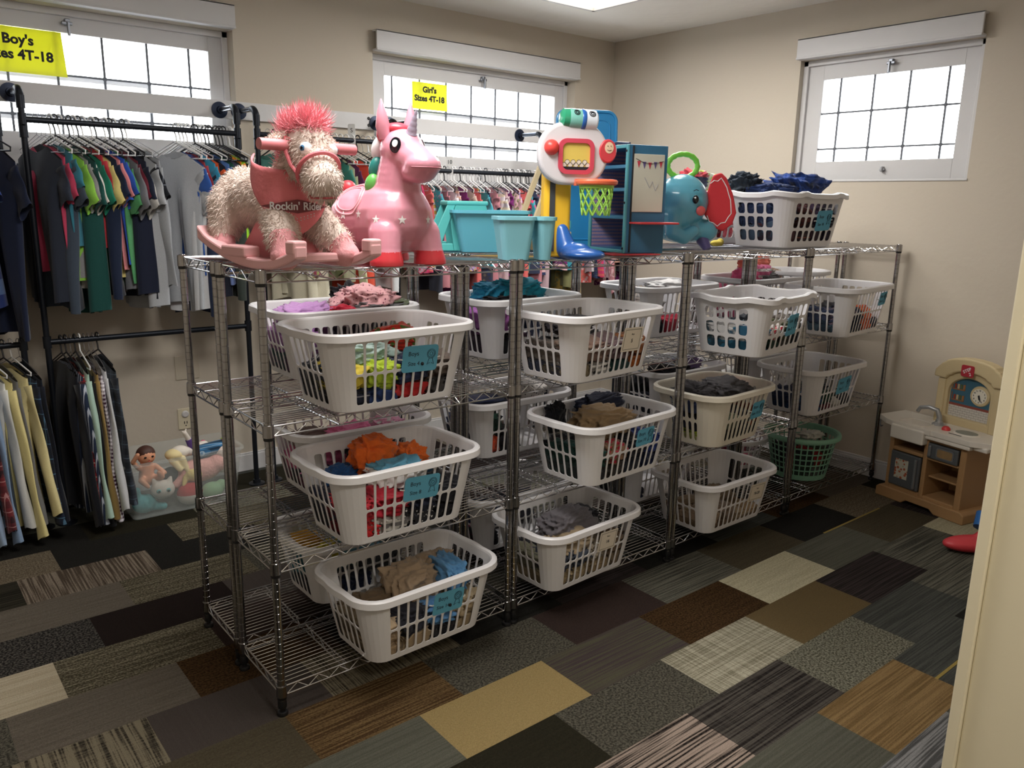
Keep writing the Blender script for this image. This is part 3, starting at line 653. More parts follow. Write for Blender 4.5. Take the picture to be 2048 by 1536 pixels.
r4 = G(*[(C3[(i * 4 + 2) % 15][0], C3[(i * 4 + 2) % 15][1], ['dress', 'long', 'dress'][i % 3], pats[(i + 2) % 7], C3[(i * 3 + 1) % 15][1]) for i in range(16)])
hang_row(r4, np.linspace(3.0, 3.62, 16), 1.785, 'corner rack', -0.05, 8, 'clothes on the corner rack')

# ------------------------------------------------------------------ laundry baskets
def loopP(s, t, dims, base, hfun=None):
    """s = ('side',k,a) or ('corner',k,u); returns point on the tapering rounded-rectangle wall"""
    (b0, b1, br), (t0, t1, tr), H = dims
    hx = b0 + (t0 - b0) * t; hy = b1 + (t1 - b1) * t; r = br + (tr - br) * t
    kind, k, a = s; nx = [(0, -1), (1, 0), (0, 1), (-1, 0)][k]; tx = [(1, 0), (0, 1), (-1, 0), (0, -1)][k]
    if kind == 'side':
        half = (hx - r) if k % 2 == 0 else (hy - r); dist = hy if k % 2 == 0 else hx
        x = nx[0] * dist + tx[0] * a * half; y = nx[1] * dist + tx[1] * a * half
    else:   # corner after side k, u 0..1
        cx = nx[0] * (hx - r) + tx[0] * (hx - r); cy = nx[1] * (hy - r) + tx[1] * (hy - r)
        ang = math.atan2(nx[1], nx[0]) + a * math.pi / 2; x = cx + r * math.cos(ang); y = cy + r * math.sin(ang)
    z = H * t + (hfun(s) * max(0, (t - 0.85) / 0.15) if hfun else 0)
    return Vector((x, y, z))
def basket(dims, nx, ny, rows, hr, hm, wave=False, cn=6, mid=False):
    """returns (body MB, rim MB)"""
    H = dims[2]
    def hf(s):
        if not wave: return 0
        if s[0] == 'side' and s[1] % 2 == 0: return 0.010 * sum(math.exp(-((s[2] - c) / 0.16) ** 2) for c in (-0.78, 0.78))
        if s[0] == 'side': return 0.010 * sum(math.exp(-((s[2] - c) / 0.3) ** 2) for c in (-1.0, 1.0))
        return 0.010 * math.exp(-((s[2] - (1 if s[1] % 2 == 0 else 0)) / 0.5) ** 2) * 1.0
    cols = []      # (s0, s1, slot?)
    for k in range(4):
        n = nx if k % 2 == 0 else ny
        e = [-1 + 2 * i / n for i in range(n + 1)]
        for i in range(n): cols.append((('side', k, e[i]), ('side', k, e[i + 1]), True))
        for i in range(cn): cols.append((('corner', k, i / cn), ('corner', k, (i + 1) / cn), False))
    tl = [0.0, 0.07]; tl = sorted(set([0.0] + [r[0] for r in rows] + [r[1] for r in rows] + [1.0]))
    V = []; F = []; idx = {}
    def vid(s, t):
        if s[0] == 'corner' and s[2] == 1.0: s = ('side', (s[1] + 1) % 4, -1.0)
        if s[0] == 'corner' and s[2] == 0.0: s = ('side', s[1], 1.0)
        key = (s[0], s[1], round(s[2], 5), round(t, 5))
        if key not in idx: idx[key] = len(V); V.append(loopP(s, t, dims, 0, hf))
        return idx[key]
    def lerp(s0, s1, u): return (s0[0], s0[1], s0[2] + (s1[2] - s0[2]) * u)
    for s0, s1, slot in cols:
        for j in range(len(tl) - 1):
            ta, tb = tl[j], tl[j + 1]; A, B, Cc, D = vid(s0, ta), vid(s1, ta), vid(s1, tb), vid(s0, tb)
            if slot and (ta, tb) in rows:
                mx, mt = hm; rx, rt = hr; C = []
                cen = [(1 - mx - rx, mt + rt, -90), (1 - mx - rx, 1 - mt - rt, 0), (mx + rx, 1 - mt - rt, 90), (mx + rx, mt + rt, 180)]
                order = [3, 0, 1, 2]; ring = []
                for q in (3, 0, 1, 2):
                    cu, ct, a0 = cen[q]; pts = []
                    for i in range(4):
                        a = math.radians(a0 + 30 * i); u = cu + rx * math.cos(a); tt = ct + rt * math.sin(a)
                        V.append(loopP(lerp(s0, s1, u), ta + (tb - ta) * tt, dims, 0, hf)); pts.append(len(V) - 1)
                    ring.append(pts)
                cor = [A, B, Cc, D]
                for q in range(4):
                    for i in range(3): F.append([cor[q], ring[q][i + 1], ring[q][i]])
                    F.append([cor[q], cor[(q + 1) % 4], ring[(q + 1) % 4][0], ring[q][3]])
            else: F.append([A, B, Cc, D])
    # floor of the basket
    base = [vid(s0, 0.0) for s0, s1, sl in cols]; c = len(V); V.append(Vector((0, 0, 0.0)))
    n = len(base)
    inner = []
    for b in base: inner.append(len(V)); V.append(V[b] * 0.93 + Vector((0, 0, -0.006)))
    for i in range(n): F.append([base[(i + 1) % n], base[i], inner[i], inner[(i + 1) % n]]); F.append([c, inner[(i + 1) % n], inner[i]])
    V = [v + Vector((0, 0, 0.008)) for v in V]
    # rim: rolled lip swept around the mouth
    path = []
    for s0, s1, sl in cols:
        m = 2 if (s0[0] == 'side' and wave) else 1
        for i in range(m): s = lerp(s0, s1, i / m); path.append((loopP(s, 1.0, dims, 0, hf) + Vector((0, 0, 0.008)), s))
    prof = [(-0.001, -0.016), (-0.001, 0.0), (0.003, 0.006), (0.016, 0.0065), (0.0215, 0.002), (0.023, -0.018), (0.0205, -0.020), (0.0185, -0.002), (0.004, 0.001), (0.0015, -0.016)]
    rb = MB(); RV = []; n = len(path); m = len(prof)
    for i, (p, s) in enumerate(path):
        a = path[i - 1][0]; b = path[(i + 1) % n][0]; t = Vector((b.x - a.x, b.y - a.y, 0)).normalized(); o = Vector((t.y, -t.x, 0))
        sc = 1.25 if (s[0] == 'side' and abs(s[2]) < 0.55 and s[1] % 2 == 1) else 1.0
        for (u, z) in prof: RV.append(p + o * u * sc + Vector((0, 0, z)))
    RF = []
    for i in range(n):
        j = (i + 1) % n
        for k in range(m): RF.append([i * m + k, j * m + k, j * m + (k + 1) % m, i * m + (k + 1) % m])
    rb.add(RV, RF)
    return (V, F), rb
DIM_A = ((0.222, 0.142, 0.055), (0.272, 0.182, 0.080), 0.245)
DIM_S = ((0.222, 0.148, 0.05), (0.268, 0.188, 0.075), 0.250)
DIM_O = ((0.205, 0.146, 0.075), (0.258, 0.190, 0.105), 0.245)
DIM_G = ((0.145, 0.145, 0.1449), (0.190, 0.190, 0.1899), 0.245)
DIM_W = ((0.150, 0.150, 0.1499), (0.190, 0.190, 0.1899), 0.17)
def proto(dims, nx, ny, rows, hr, hm, m, wave=False, cn=6):
    (V, F), rb = basket(dims, nx, ny, rows, hr, hm, wave, cn)
    o = obj('tmpb', V, F, m); s = o.modifiers.new('s', 'SOLIDIFY'); s.thickness = 0.0026; s.offset = 0
    dg = bpy.context.evaluated_depsgraph_get(); me = bpy.data.meshes.new_from_object(o.evaluated_get(dg)); bpy.data.objects.remove(o)
    r = rb.obj('tmpr', m, None, True); rme = r.data; bpy.data.objects.remove(r)
    return me, rme
M_green = mat('green_basket_plastic', (126, 176, 152), 0.4); M_cream = mat('cream_basket_plastic', (224, 218, 204), 0.38)
PROTO = {'slot': proto(DIM_A, 10, 5, [(0.06, 0.47), (0.47, 0.90)], (0.20, 0.10), (0.11, 0.035), M_white),
         'square': proto(DIM_S, 7, 4, [(0.08, 0.34), (0.34, 0.60), (0.60, 0.86)], (0.20, 0.22), (0.12, 0.10), M_white, wave=True),
         'oval': proto(DIM_O, 8, 5, [(0.06, 0.48), (0.48, 0.90)], (0.26, 0.13), (0.22, 0.06), M_cream)}
def round_proto(dims, n, rows, m):
    """round basket pierced all round by small square holes"""
    (b0, _, _), (t0, _, _), H = dims; V = []; F = []
    tl = [0, 0.10] + [0.10 + 0.80 * i / rows for i in range(1, rows + 1)] + [1.0]
    for t in tl:
        for k in range(n):
            a = 2 * math.pi * k / n; r = b0 + (t0 - b0) * t; V.append(Vector((r * math.cos(a), r * math.sin(a), H * t + 0.008)))
    for i in range(len(tl) - 1):
        for k in range(n):
            A, B, C, D = i * n + k, i * n + (k + 1) % n, (i + 1) * n + (k + 1) % n, (i + 1) * n + k
            if 0 < i < len(tl) - 2:
                q = [V[x] for x in (A, B, C, D)]; cen = sum(q, Vector()) / 4; b = len(V)
                for x in q: V.append(cen + (x - cen) * 0.78)
                for e in range(4): F.append([(A, B, C, D)[e], (A, B, C, D)[(e + 1) % 4], b + (e + 1) % 4, b + e])
            else: F.append([A, B, C, D])
    c = len(V); V.append(Vector((0, 0, 0.006))); F += [[c, (k + 1) % n, k] for k in range(n)]
    o = obj('tmpb', V, F, m); s = o.modifiers.new('s', 'SOLIDIFY'); s.thickness = 0.003; s.offset = 0
    dg = bpy.context.evaluated_depsgraph_get(); me = bpy.data.meshes.new_from_object(o.evaluated_get(dg)); bpy.data.objects.remove(o)
    z = H + 0.008; r = MB().lathe([(t0 - 0.001, z - 0.015), (t0, z), (t0 + 0.004, z + 0.006), (t0 + 0.018, z + 0.006), (t0 + 0.022, z - 0.004), (t0 + 0.021, z - 0.016), (t0 + 0.017, z - 0.004), (t0 + 0.002, z - 0.001), (t0 - 0.001, z - 0.015)], n=48, cap=False)
    o = r.obj('tmp', m, None, True); rme = o.data; bpy.data.objects.remove(o)
    return me, rme
PROTO['green'] = round_proto(DIM_G, 34, 6, M_green); PROTO['round'] = round_proto(DIM_W, 26, 3, M_white)
DIMS = {'slot': DIM_A, 'square': DIM_S, 'oval': DIM_O, 'green': DIM_G, 'round': DIM_W}
def hole_tag(parent, kind, x, w, h, lines, card, dims, zc=0.155, tilt=0.0, sketch=True, ysign=-1):
    """label tied to the front wall of a basket"""
    t = (zc - 0.008) / dims[2]; y = -(dims[0][1] + (dims[1][1] - dims[0][1]) * t) - 0.006
    sl = math.atan2(dims[1][1] - dims[0][1], dims[2])
    M = Matrix.Translation((x, y, zc)) @ Matrix.Rotation(tilt, 4, 'Y') @ Matrix.Rotation(math.pi / 2 + sl * 1.0, 4, 'X')
    tg = MB().prism(rrect(w, h, 0.012 if card is M_bluecard else 0.002), 0.0012, M).obj('size_tag', card, parent)
    tg['label'] = 'pale blue card size tag' if card is M_bluecard else 'cream paper size tag'
    Mt = M @ Matrix.Translation((0, 0, 0.0016))
    if card is M_paper:
        b = MB()
        for (x0, y0, x1, y1) in ((-.43, -.42, .43, -.405), (-.43, .405, .43, .42), (-.43, -.42, -.42, .42), (.42, -.42, .43, .42)): b.box(x0 * w, y0 * h, 0, x1 * w, y1 * h, 0.0004, Mt)
        b.obj('printed_border', M_ink, tg)
        text('lettering', lines[0], 0.009, M_ink, tg, Mt @ Matrix.Translation((0, h * .22, 0)), 0.0002)
        text('lettering', lines[1], 0.020, M_ink, tg, Mt @ Matrix.Translation((0, -h * .06, 0)), 0.0002, 0.0004)
    else:
        text('lettering', lines[0], 0.021, M_ink, tg, Mt @ Matrix.Translation((-w * .2, h * .2, 0)), 0.0002)
        text('lettering', lines[1], 0.019, M_ink, tg, Mt @ Matrix.Translation((-w * .17, -h * .18, 0)), 0.0002)
        b = MB(); c = Vector((w * .30, h * .16, 0.0006))     # scribbled rosette
        def ring(cx, cy, r): b.tube([Mt @ Vector((cx + r * math.cos(a), cy + r * math.sin(a), 0.0005)) for a in np.linspace(0, 6.28, 14)[:-1]], 0.0007, 4, closed=True)
        ring(c.x, c.y, 0.012); ring(c.x, c.y, 0.006); ring(c.x, c.y, 0.016)
        for sx in (-1, 1): b.tube([Mt @ Vector((c.x + sx * .006, c.y - .014, .0005)), Mt @ Vector((c.x + sx * .013, c.y - .036, .0005)), Mt @ Vector((c.x + sx * .003, c.y - .030, .0005))], 0.0007, 4)
        if lines[1].endswith('4'): b.ball(tuple(Mt @ Vector((w * .07, -h * .2, .0006))), 0.006, 8)
        b.obj('pen_drawing', M_ink, tg)
    tie = MB()
    for s in (-1, 1): tie.tube([Mt @ Vector((s * w * .49, 0.0, -0.002)), Mt @ Vector((s * (w * .5 + .006), 0.002, 0.001)), Mt @ Vector((s * (w * .5 + .012), 0.0, -0.008))], 0.0022, 5)
    tie.obj('tie', mat('ribbon_white', (226, 228, 226), 0.6), tg, True)
    return tg
def put_basket(kind, x, y, z, rz, label, tagspec=None):
    t = thing('laundry_basket', label, 'laundry basket', (x, y, z), rz, 'laundry baskets of clothes on the shelves')
    b, r = PROTO[kind]; inst('basket_body', b, t); inst('rim', r, t)
    if tagspec: hole_tag(t, kind, *tagspec[:-1], dims=DIMS[kind], **tagspec[-1]) if isinstance(tagspec[-1], dict) else hole_tag(t, kind, *tagspec, dims=DIMS[kind])
    return t
ICO = {}
def ico(n):
    if n not in ICO:
        bm = bmesh.new(); bmesh.ops.create_icosphere(bm, subdivisions=n, radius=1.0)
        ICO[n] = (np.array([v.co[:] for v in bm.verts]), [tuple(v.index for v in f.verts) for f in bm.faces]); bm.free()
    return ICO[n]
def crumple(name, c, r, seed, m, B, dims=None, det=5, free_top=True, rot=0.0, amp=0.42):
    """a crumpled piece of clothing pressed inside a basket: B = (x,y,z,rz) of the basket"""
    P, F = ico(det); g = np.random.default_rng(seed)
    f = fold(P, seed, 1.0, 0.9); f2 = fold(P, seed + 999, 1.7, 1.0)
    S_ = 1 + amp * f + 0.15 * f2
    sq = np.sign(P) * np.abs(P) ** 0.72
    Q = sq * S_[:, None] * np.array(r)
    ca, sa = math.cos(rot), math.sin(rot); Q = np.stack([Q[:, 0] * ca - Q[:, 1] * sa, Q[:, 0] * sa + Q[:, 1] * ca, Q[:, 2]], 1) + np.array(c)
    if dims:
        (b0, b1, br), (t0, t1, tr), H = dims
        t = np.clip(Q[:, 2] / H, 0, 1); e = 0.009
        inside = Q[:, 2] < H + 0.01
        hx = b0 + (t0 - b0) * t - e; hy = b1 + (t1 - b1) * t - e; rr_ = br + (tr - br) * t
        Q[:, 2] = np.maximum(Q[:, 2], 0.013 + 0.002 * g.random(len(Q)))
        x = np.clip(Q[:, 0], -hx, hx); y = np.clip(Q[:, 1], -hy, hy)
        ax = np.abs(x) - (hx - rr_); ay = np.abs(y) - (hy - rr_); k = (ax > 0) & (ay > 0); d = np.hypot(ax, ay); s = np.where(k & (d > rr_), rr_ / np.maximum(d, 1e-6), 1)
        x = np.where(k, np.sign(x) * (hx - rr_ + ax * s), x); y = np.where(k, np.sign(y) * (hy - rr_ + ay * s), y)
        Q[:, 0] = np.where(inside, x, Q[:, 0]); Q[:, 1] = np.where(inside, y, Q[:, 1])
    me = bpy.data.meshes.new(name); me.from_pydata(Q.tolist(), [], F); me.update(); me.materials.append(m); me.polygons.foreach_set('use_smooth', [True] * len(F))
    o = bpy.data.objects.new(name, me); COL.objects.link(o); o.location = B[:3]; o.rotation_euler = (0, 0, B[3]); return o
def fill(B, kind, items, where, seed, level=0.14, det=5):
    """items: (name, rgb, pattern, rgb2, slot) slots f0..f3 (front, left to right, low), g0..g3 (front, high), b0..b1 back, t:(x,y,z,rx,ry,rz) on top, e0/e1 left end low/high"""
    g = random.Random(seed); dims = DIMS[kind]; hx = dims[0][0] + 0.01; hy = dims[0][1]
    for i, it in enumerate(items):
        cn, c, pat, c2, sl = it
        if isinstance(sl, tuple): cc = sl[:3]; r = sl[3:6]; pos = 'on top'
        else:
            k = int(sl[1]); h = level / 2
            if sl[0] in 'fg':
                n = 4; cx = -hx + (k + .5) * 2 * hx / n; cy = -hy * 0.45; cz = h * 0.55 if sl[0] == 'f' else h * 1.5; r = (hx / n * 1.22, hy * 0.62, h * 0.62); pos = ['at the left end', 'left of the middle', 'right of the middle', 'at the right end'][k] + (' underneath' if sl[0] == 'f' else ' above')
            elif sl[0] == 'b': cx = (-.5 + k) * hx; cy = hy * .5; cz = h; r = (hx * .52, hy * .55, h * 1.05); pos = 'at the back %s' % ('left', 'right')[k]
            else: cx = -hx * .86; cy = 0.0; cz = h * (.6 if k == 0 else 1.5); r = (hx * .24, hy * .8, h * .6); pos = 'against the left end'
            cc = (cx, cy, cz)
        o = crumple('folded_garment', cc, r, seed * 31 + i * 7, fabric(c, pat, c2), B, dims, det, rot=g.uniform(-.15, .15))
        tag(o, '%s %scrumpled garment %s of %s' % (cn, PT[pat], pos, where), 'clothing', 'clothes heaped in the baskets')
K = 'plain'; WH = (230, 228, 226)
def Q_(*a): return [(x[0], x[1], x[2] if len(x) > 3 else K, x[3] if len(x) > 4 else WH, x[-1]) for x in a]
z4, z3, z2, zt = [z + 0.003 for z in ZS]
# ------------------------------------------------------------------ the baskets and what is heaped in them
BT = lambda x, w, h, l1, l2, zc=0.165, tilt=0.0: (x, w, h, (l1, l2), M_bluecard, dict(zc=zc, tilt=tilt))
PTG = lambda x, w, h, l1, l2, zc=0.16, tilt=0.0: (x, w, h, (l1, l2), M_paper, dict(zc=zc, tilt=tilt))
BL = {}
def B_(key, kind, x, y, z, rz, label, tg=None): put_basket(kind, x, y, z, rz, label, tg); BL[key] = (x, y, z, rz)
NAVY = (34, 42, 70); BLK = (28, 28, 34); GRY = (96, 98, 104); RED = (190, 44, 52); TAN = (150, 128, 104); KHK = (166, 142, 112); TEAL = (40, 132, 160)
B_('A2', 'slot', .432, .112, z2, .024, 'white basket with blue Boys Size 4 tag, near end of the upper middle shelf', BT(.052, .135, .088, 'Boys', 'Size 4', .155, .03))
fill(BL['A2'], 'slot', Q_(('navy plaid', (46, 52, 78), 'plaid', (190, 190, 200), 'f0'), ('denim blue', (40, 60, 110), 'f1'), ('red', (186, 46, 48), 'f2'), ('dark grey', (72, 70, 70), 'f3'),
    ('yellow', (212, 190, 70), 'g0'), ('lime', (176, 200, 60), 'g1'), ('navy', NAVY, 'g2'), ('brown-grey', (104, 92, 84), 'g3'), ('black', BLK, 'b0'), ('charcoal', (62, 62, 70), 'b1'), ('slate', (70, 74, 84), 'e0'), ('plaid', (70, 78, 92), 'plaid', WH, 'e1'),
    ('pale aqua', (186, 212, 206), (-.06, .02, .165, .10, .10, .035)), ('red and green', (204, 60, 44), 'floral', (92, 120, 52), (.10, .06, .19, .085, .06, .04)), ('charcoal', (60, 62, 70), (.02, .08, .17, .09, .05, .03))), 'the Boys Size 4 basket', 41)
B_('A3', 'slot', .447, .088, z3, .011, 'white basket with blue Boys Size 8 tag, near end of the lower middle shelf', BT(.025, .135, .085, 'Boys', 'Size 8', .165, .05))
fill(BL['A3'], 'slot', Q_(('scarlet', (206, 40, 46), 'f0'), ('grey striped', (206, 204, 200), 'stripe', (120, 118, 120), 'f1'), ('black speckled', (40, 40, 46), 'dots', WH, 'f2'), ('black', BLK, 'f3'),
    ('red', (176, 34, 48), 'g0'), ('crimson', (168, 36, 52), 'g1'), ('midnight', (26, 30, 48), 'g2'), ('black', BLK, 'g3'), ('navy', NAVY, 'b0'), ('dark teal', (28, 60, 84), 'b1'), ('near-black', (26, 26, 36), 'e0'), ('dark navy', (28, 34, 60), 'e1'),
    ('bright orange', (222, 104, 40), (-.02, .06, .23, .075, .055, .06)), ('blue and white', (96, 160, 190), 'wide', WH, (.02, -.02, .175, .10, .07, .05)), ('orange', (228, 112, 48), (.11, .04, .20, .05, .06, .045)), ('blue', (40, 84, 140), (-.12, .10, .15, .07, .05, .05))), 'the Boys Size 8 basket', 42)
B_('A4', 'slot', .500, .050, z4, .025, 'white basket with blue Boys Size 14 tag, near end of the bottom shelf', BT(.05, .125, .085, 'Boys', 'Size 14', .165, .05))
fill(BL['A4'], 'slot', Q_(('beige', KHK, 'f0'), ('tan', (158, 138, 110), 'f1'), ('black', BLK, 'f2'), ('khaki', (150, 132, 104), 'f3'), ('sand', (172, 150, 122), 'g0'), ('dark', (36, 36, 44), 'g1'), ('blue', (90, 140, 190), 'g2'), ('light khaki', (166, 148, 118), 'g3'),
    ('brown', (104, 88, 68), 'b0'), ('taupe', (120, 104, 88), 'b1'), ('cream', (166, 150, 128), 'e0'), ('olive', (110, 96, 74), 'e1'), ('beige twill', (164, 142, 118), (.02, .02, .17, .10, .085, .07)), ('sand brown', (158, 136, 112), (.14, .08, .17, .10, .06, .05)), ('sky blue', (98, 152, 200), (.16, -.02, .18, .05, .10, .055)), ('brown rib-knit', (112, 94, 74), (-.12, .04, .13, .09, .05, .04))), 'the Boys Size 14 basket', 43, .13)
B_('B2', 'slot', 1.30, .022, z2, .10, 'white basket with paper tag reading 5, second unit, upper middle shelf', PTG(.075, .115, .095, 'Boys', '5', .145, .03))
fill(BL['B2'], 'slot', Q_(('khaki', (122, 110, 88), 'f0'), ('black zigzag', (52, 50, 54), 'check', WH, 'f1'), ('dark green', (30, 60, 60), 'f2'), ('burnt orange', (176, 98, 44), 'f3'), ('brown plaid', (110, 88, 74), 'g0'), ('taupe', (116, 92, 82), 'g1'), ('plum grey', (96, 78, 80), 'g2'), ('orange-brown', (150, 96, 60), 'g3'),
    ('charcoal', (60, 60, 66), 'b0'), ('black', BLK, 'b1'), ('navy', (32, 38, 62), 'e0'), ('mole grey', (100, 92, 86), 'e1'), ('dark knit', (50, 46, 52), (-.06, .04, .19, .12, .07, .03))), 'the basket tagged 5', 44)
B_('B3', 'slot', 1.435, .040, z3, .056, 'white basket with small blue tag, khaki shorts on top, second unit', BT(.065, .105, .075, 'Boys', 'Size 10', .17, -.03))
fill(BL['B3'], 'slot', Q_(('black', BLK, 'f0'), ('dark brown', (52, 46, 42), 'f1'), ('ink', (30, 34, 46), 'f2'), ('navy', (36, 44, 78), 'f3'), ('dark green', (26, 62, 54), 'g0'), ('camel and red', (130, 100, 76), 'floral', (170, 40, 60), 'g1'), ('black', BLK, 'g2'), ('blue', (44, 60, 120), 'g3'),
    ('black', (34, 34, 40), 'b0'), ('dark blue', NAVY, 'b1'), ('green-black', (26, 46, 44), 'e0'), ('bottle', (24, 64, 60), 'e1'), ('khaki', (150, 126, 96), (.0, .0, .21, .15, .09, .06)), ('black draped', (30, 32, 40), (-.13, .14, .22, .05, .03, .06)), ('navy', (34, 40, 62), (.12, .12, .24, .14, .04, .045))), 'the khaki shorts basket', 45, .15)
B_('B4', 'slot', 1.292, .078, z4, .05, 'white basket with paper tag reading 16, second unit, bottom shelf', PTG(.06, .105, .088, 'Boys', '16', .165, .04))
fill(BL['B4'], 'slot', Q_(('tan', (140, 122, 92), 'f0'), ('khaki', (152, 134, 102), 'f1'), ('beige', (146, 126, 96), 'f2'), ('taupe', (128, 112, 90), 'f3'), ('dark navy', (34, 38, 52), 'g0'), ('slate', (50, 56, 68), 'g1'), ('stone', (150, 138, 120), 'g2'), ('brown', (116, 98, 80), 'g3'),
    ('black', BLK, 'b0'), ('dark', (44, 44, 50), 'b1'), ('sand', (150, 134, 104), 'e0'), ('sage', (110, 108, 90), 'e1'), ('grey satin', (112, 108, 114), (.02, .02, .18, .14, .08, .07)), ('beige', (156, 138, 112), (-.06, -.06, .15, .12, .06, .04)), ('black', (32, 32, 38), (.16, .06, .17, .07, .07, .04))), 'the basket tagged 16', 46)
B_('C2', 'square', 2.305, -.045, z2, .15, 'white square-holed basket with wavy rim and blue tag, third unit', BT(.045, .105, .098, 'Girls', 'Size 5', .13, -.05))
fill(BL['C2'], 'square', Q_(('denim', (44, 96, 124), 'f0'), ('green', (40, 70, 60), 'f1'), ('grey-brown', (70, 66, 62), 'f2'), ('charcoal', (54, 56, 60), 'f3'), ('blue', (48, 100, 132), 'g0'), ('white and red', (226, 220, 216), 'floral', (200, 40, 60), 'g1'), ('olive', (84, 86, 60), 'g2'), ('taupe', (98, 90, 84), 'g3'),
    ('slate', (64, 84, 96), 'b0'), ('dark', (44, 48, 56), 'b1'), ('teal denim', (36, 92, 120), 'e0'), ('white', (220, 220, 222), 'e1')), 'the wavy-rimmed shelf basket', 47)
B_('C3', 'oval', 2.225, .075, z3, .06, 'cream basket with oval slots and grey jeans on top, third unit', BT(.10, .10, .085, 'Boys', 'Size 12', .15, -.04))
fill(BL['C3'], 'oval', Q_(('ivory', (206, 196, 170), 'f0'), ('dark', (40, 38, 40), 'f1'), ('black', BLK, 'f2'), ('ink', (34, 36, 44), 'f3'), ('black', (30, 30, 34), 'g0'), ('grey-green', (110, 116, 96), 'g1'), ('dark', (38, 38, 46), 'g2'), ('rust', (150, 70, 40), 'g3'), ('navy', NAVY, 'b0'), ('black', BLK, 'b1'), ('neon lime', (186, 206, 64), 'e0'), ('navy', (30, 36, 60), 'e1'),
    ('grey denim', (78, 76, 80), (.03, -.02, .235, .15, .11, .045)), ('charcoal denim', (60, 58, 62), (-.12, .03, .225, .07, .10, .05)), ('orange', (206, 84, 50), (.18, .02, .2, .06, .06, .03)), ('blue', (50, 64, 104), (-.2, .0, .19, .05, .09, .03))), 'the grey jeans basket', 48)
B_('C4', 'slot', 2.254, .062, z4, .0, 'white basket with paper tag reading 18-20, third unit, bottom shelf', PTG(.115, .12, .09, 'Boys', '18-20', .155, .04))
fill(BL['C4'], 'slot', Q_(('tan', (148, 122, 96), 'f0'), ('brown', (120, 100, 80), 'f1'), ('khaki', (146, 126, 98), 'f2'), ('camel', (150, 124, 92), 'f3'), ('beige', (160, 138, 116), 'g0'), ('dark tan', (112, 94, 78), 'g1'), ('taupe', (128, 110, 90), 'b0'), ('sand', (140, 122, 100), 'b1'), ('tan', (140, 118, 92), 'e0')), 'the basket tagged 18-20', 49, .10)
B_('D2', 'slot', 3.165, .015, z2, .10, 'white basket with a blue tag and bright orange top, rightmost unit', BT(.14, .09, .07, 'Boys', 'Size 6', .185, -.05))
fill(BL['D2'], 'slot', Q_(('slate', (70, 90, 110), 'f0'), ('dark blue', (44, 52, 78), 'f1'), ('bright orange', (250, 112, 62), 'f2'), ('navy', (40, 52, 80), 'f3'), ('lilac grey', (130, 112, 130), 'g0'), ('navy', NAVY, 'g1'), ('neon orange', (252, 118, 66), 'g2'), ('navy', NAVY, 'b0'), ('grey', GRY, 'b1'), ('steel', (80, 104, 124), 'e0'), ('blue', (64, 74, 104), 'e1')), 'the orange top basket', 50)
B_('D3', 'slot', 3.145, .115, z3, .03, 'white basket with a wide blue tag, rightmost unit, lower middle shelf', BT(.04, .14, .09, 'Boys', 'Size 7', .15, -.06))
fill(BL['D3'], 'slot', Q_(('denim', (40, 72, 116), 'f0'), ('plum', (110, 40, 60), 'f1'), ('white', (222, 220, 216), 'f2'), ('charcoal', (60, 60, 64), 'f3'), ('blue', (46, 80, 124), 'g0'), ('dark green', (44, 74, 60), 'g1'), ('navy', NAVY, 'b0'), ('dark', (44, 48, 60), 'b1'), ('denim', (36, 70, 112), 'e0'), ('navy', (36, 50, 84), 'e1')), 'the wide-tagged far basket', 51, .11)
B_('D4', 'green', 3.20, .165, z4, .0, 'round pale green mesh basket on the bottom shelf of the rightmost unit')
fill(BL['D4'], 'green', Q_(('dark green', (48, 66, 58), 'f0'), ('grey', (96, 100, 98), 'f1'), ('black', (40, 42, 44), 'f2'), ('slate', (84, 90, 92), 'f3'), ('dark', (46, 50, 52), 'g0'), ('red', (150, 40, 44), 'g1'), ('moss', (70, 84, 66), 'g2'), ('grey', (104, 106, 108), 'g3'), ('black', BLK, 'b0'), ('charcoal', (58, 60, 64), 'b1'), ('white', (216, 216, 210), (.03, -.04, .24, .07, .05, .02))), 'the round green basket', 52, .17)
B_('T1', 'square', 2.83, .165, zt, -.02, 'white square-holed basket of blue plaid flannel on top of the shelves', BT(.07, .13, .10, 'Boys', 'Size 18', .135, -.04))
fill(BL['T1'], 'square', Q_(('maroon', (84, 52, 60), 'f0'), ('dark plaid', (74, 60, 66), 'plaid', (200, 110, 80), 'f1'), ('plum', (70, 50, 62), 'f2'), ('slate', (70, 66, 84), 'f3'), ('navy', (44, 60, 96), 'g0'), ('red plaid', (108, 62, 60), 'plaid', (70, 70, 80), 'g1'), ('purple', (84, 66, 92), 'g2'), ('grey plaid', (96, 92, 104), 'plaid', WH, 'g3'), ('navy', NAVY, 'b0'), ('black', BLK, 'b1'),
    ('denim', (76, 96, 120), 'e0'), ('navy', (42, 56, 90), 'e1'), ('royal blue plaid', (36, 66, 136), 'plaid', (70, 100, 170), (.09, .02, .285, .165, .12, .078)), ('navy', (34, 52, 96), (-.15, .0, .270, .11, .11, .045)), ('grey-black', (46, 56, 68), (-.20, .12, .30, .08, .08, .06))), 'the blue flannel basket', 53, .22)
B_('T2', 'square', 2.82, .60, zt, .0, 'white basket behind the blue flannel basket on top of the shelves')
fill(BL['T2'], 'square', Q_(('maroon', (110, 40, 50), 'f0'), ('white', (214, 214, 214), 'g0'), ('navy', NAVY, 'b0'), ('dark red', (140, 40, 52), 'b1'), ('red and navy', (148, 30, 44), 'wide', (34, 40, 70), (-.20, .0, .33, .09, .07, .055)), ('white and lime', (222, 226, 206), 'floral', (190, 220, 110), (-.09, .03, .31, .12, .08, .06))), 'the rear top basket', 54, .22, 4)
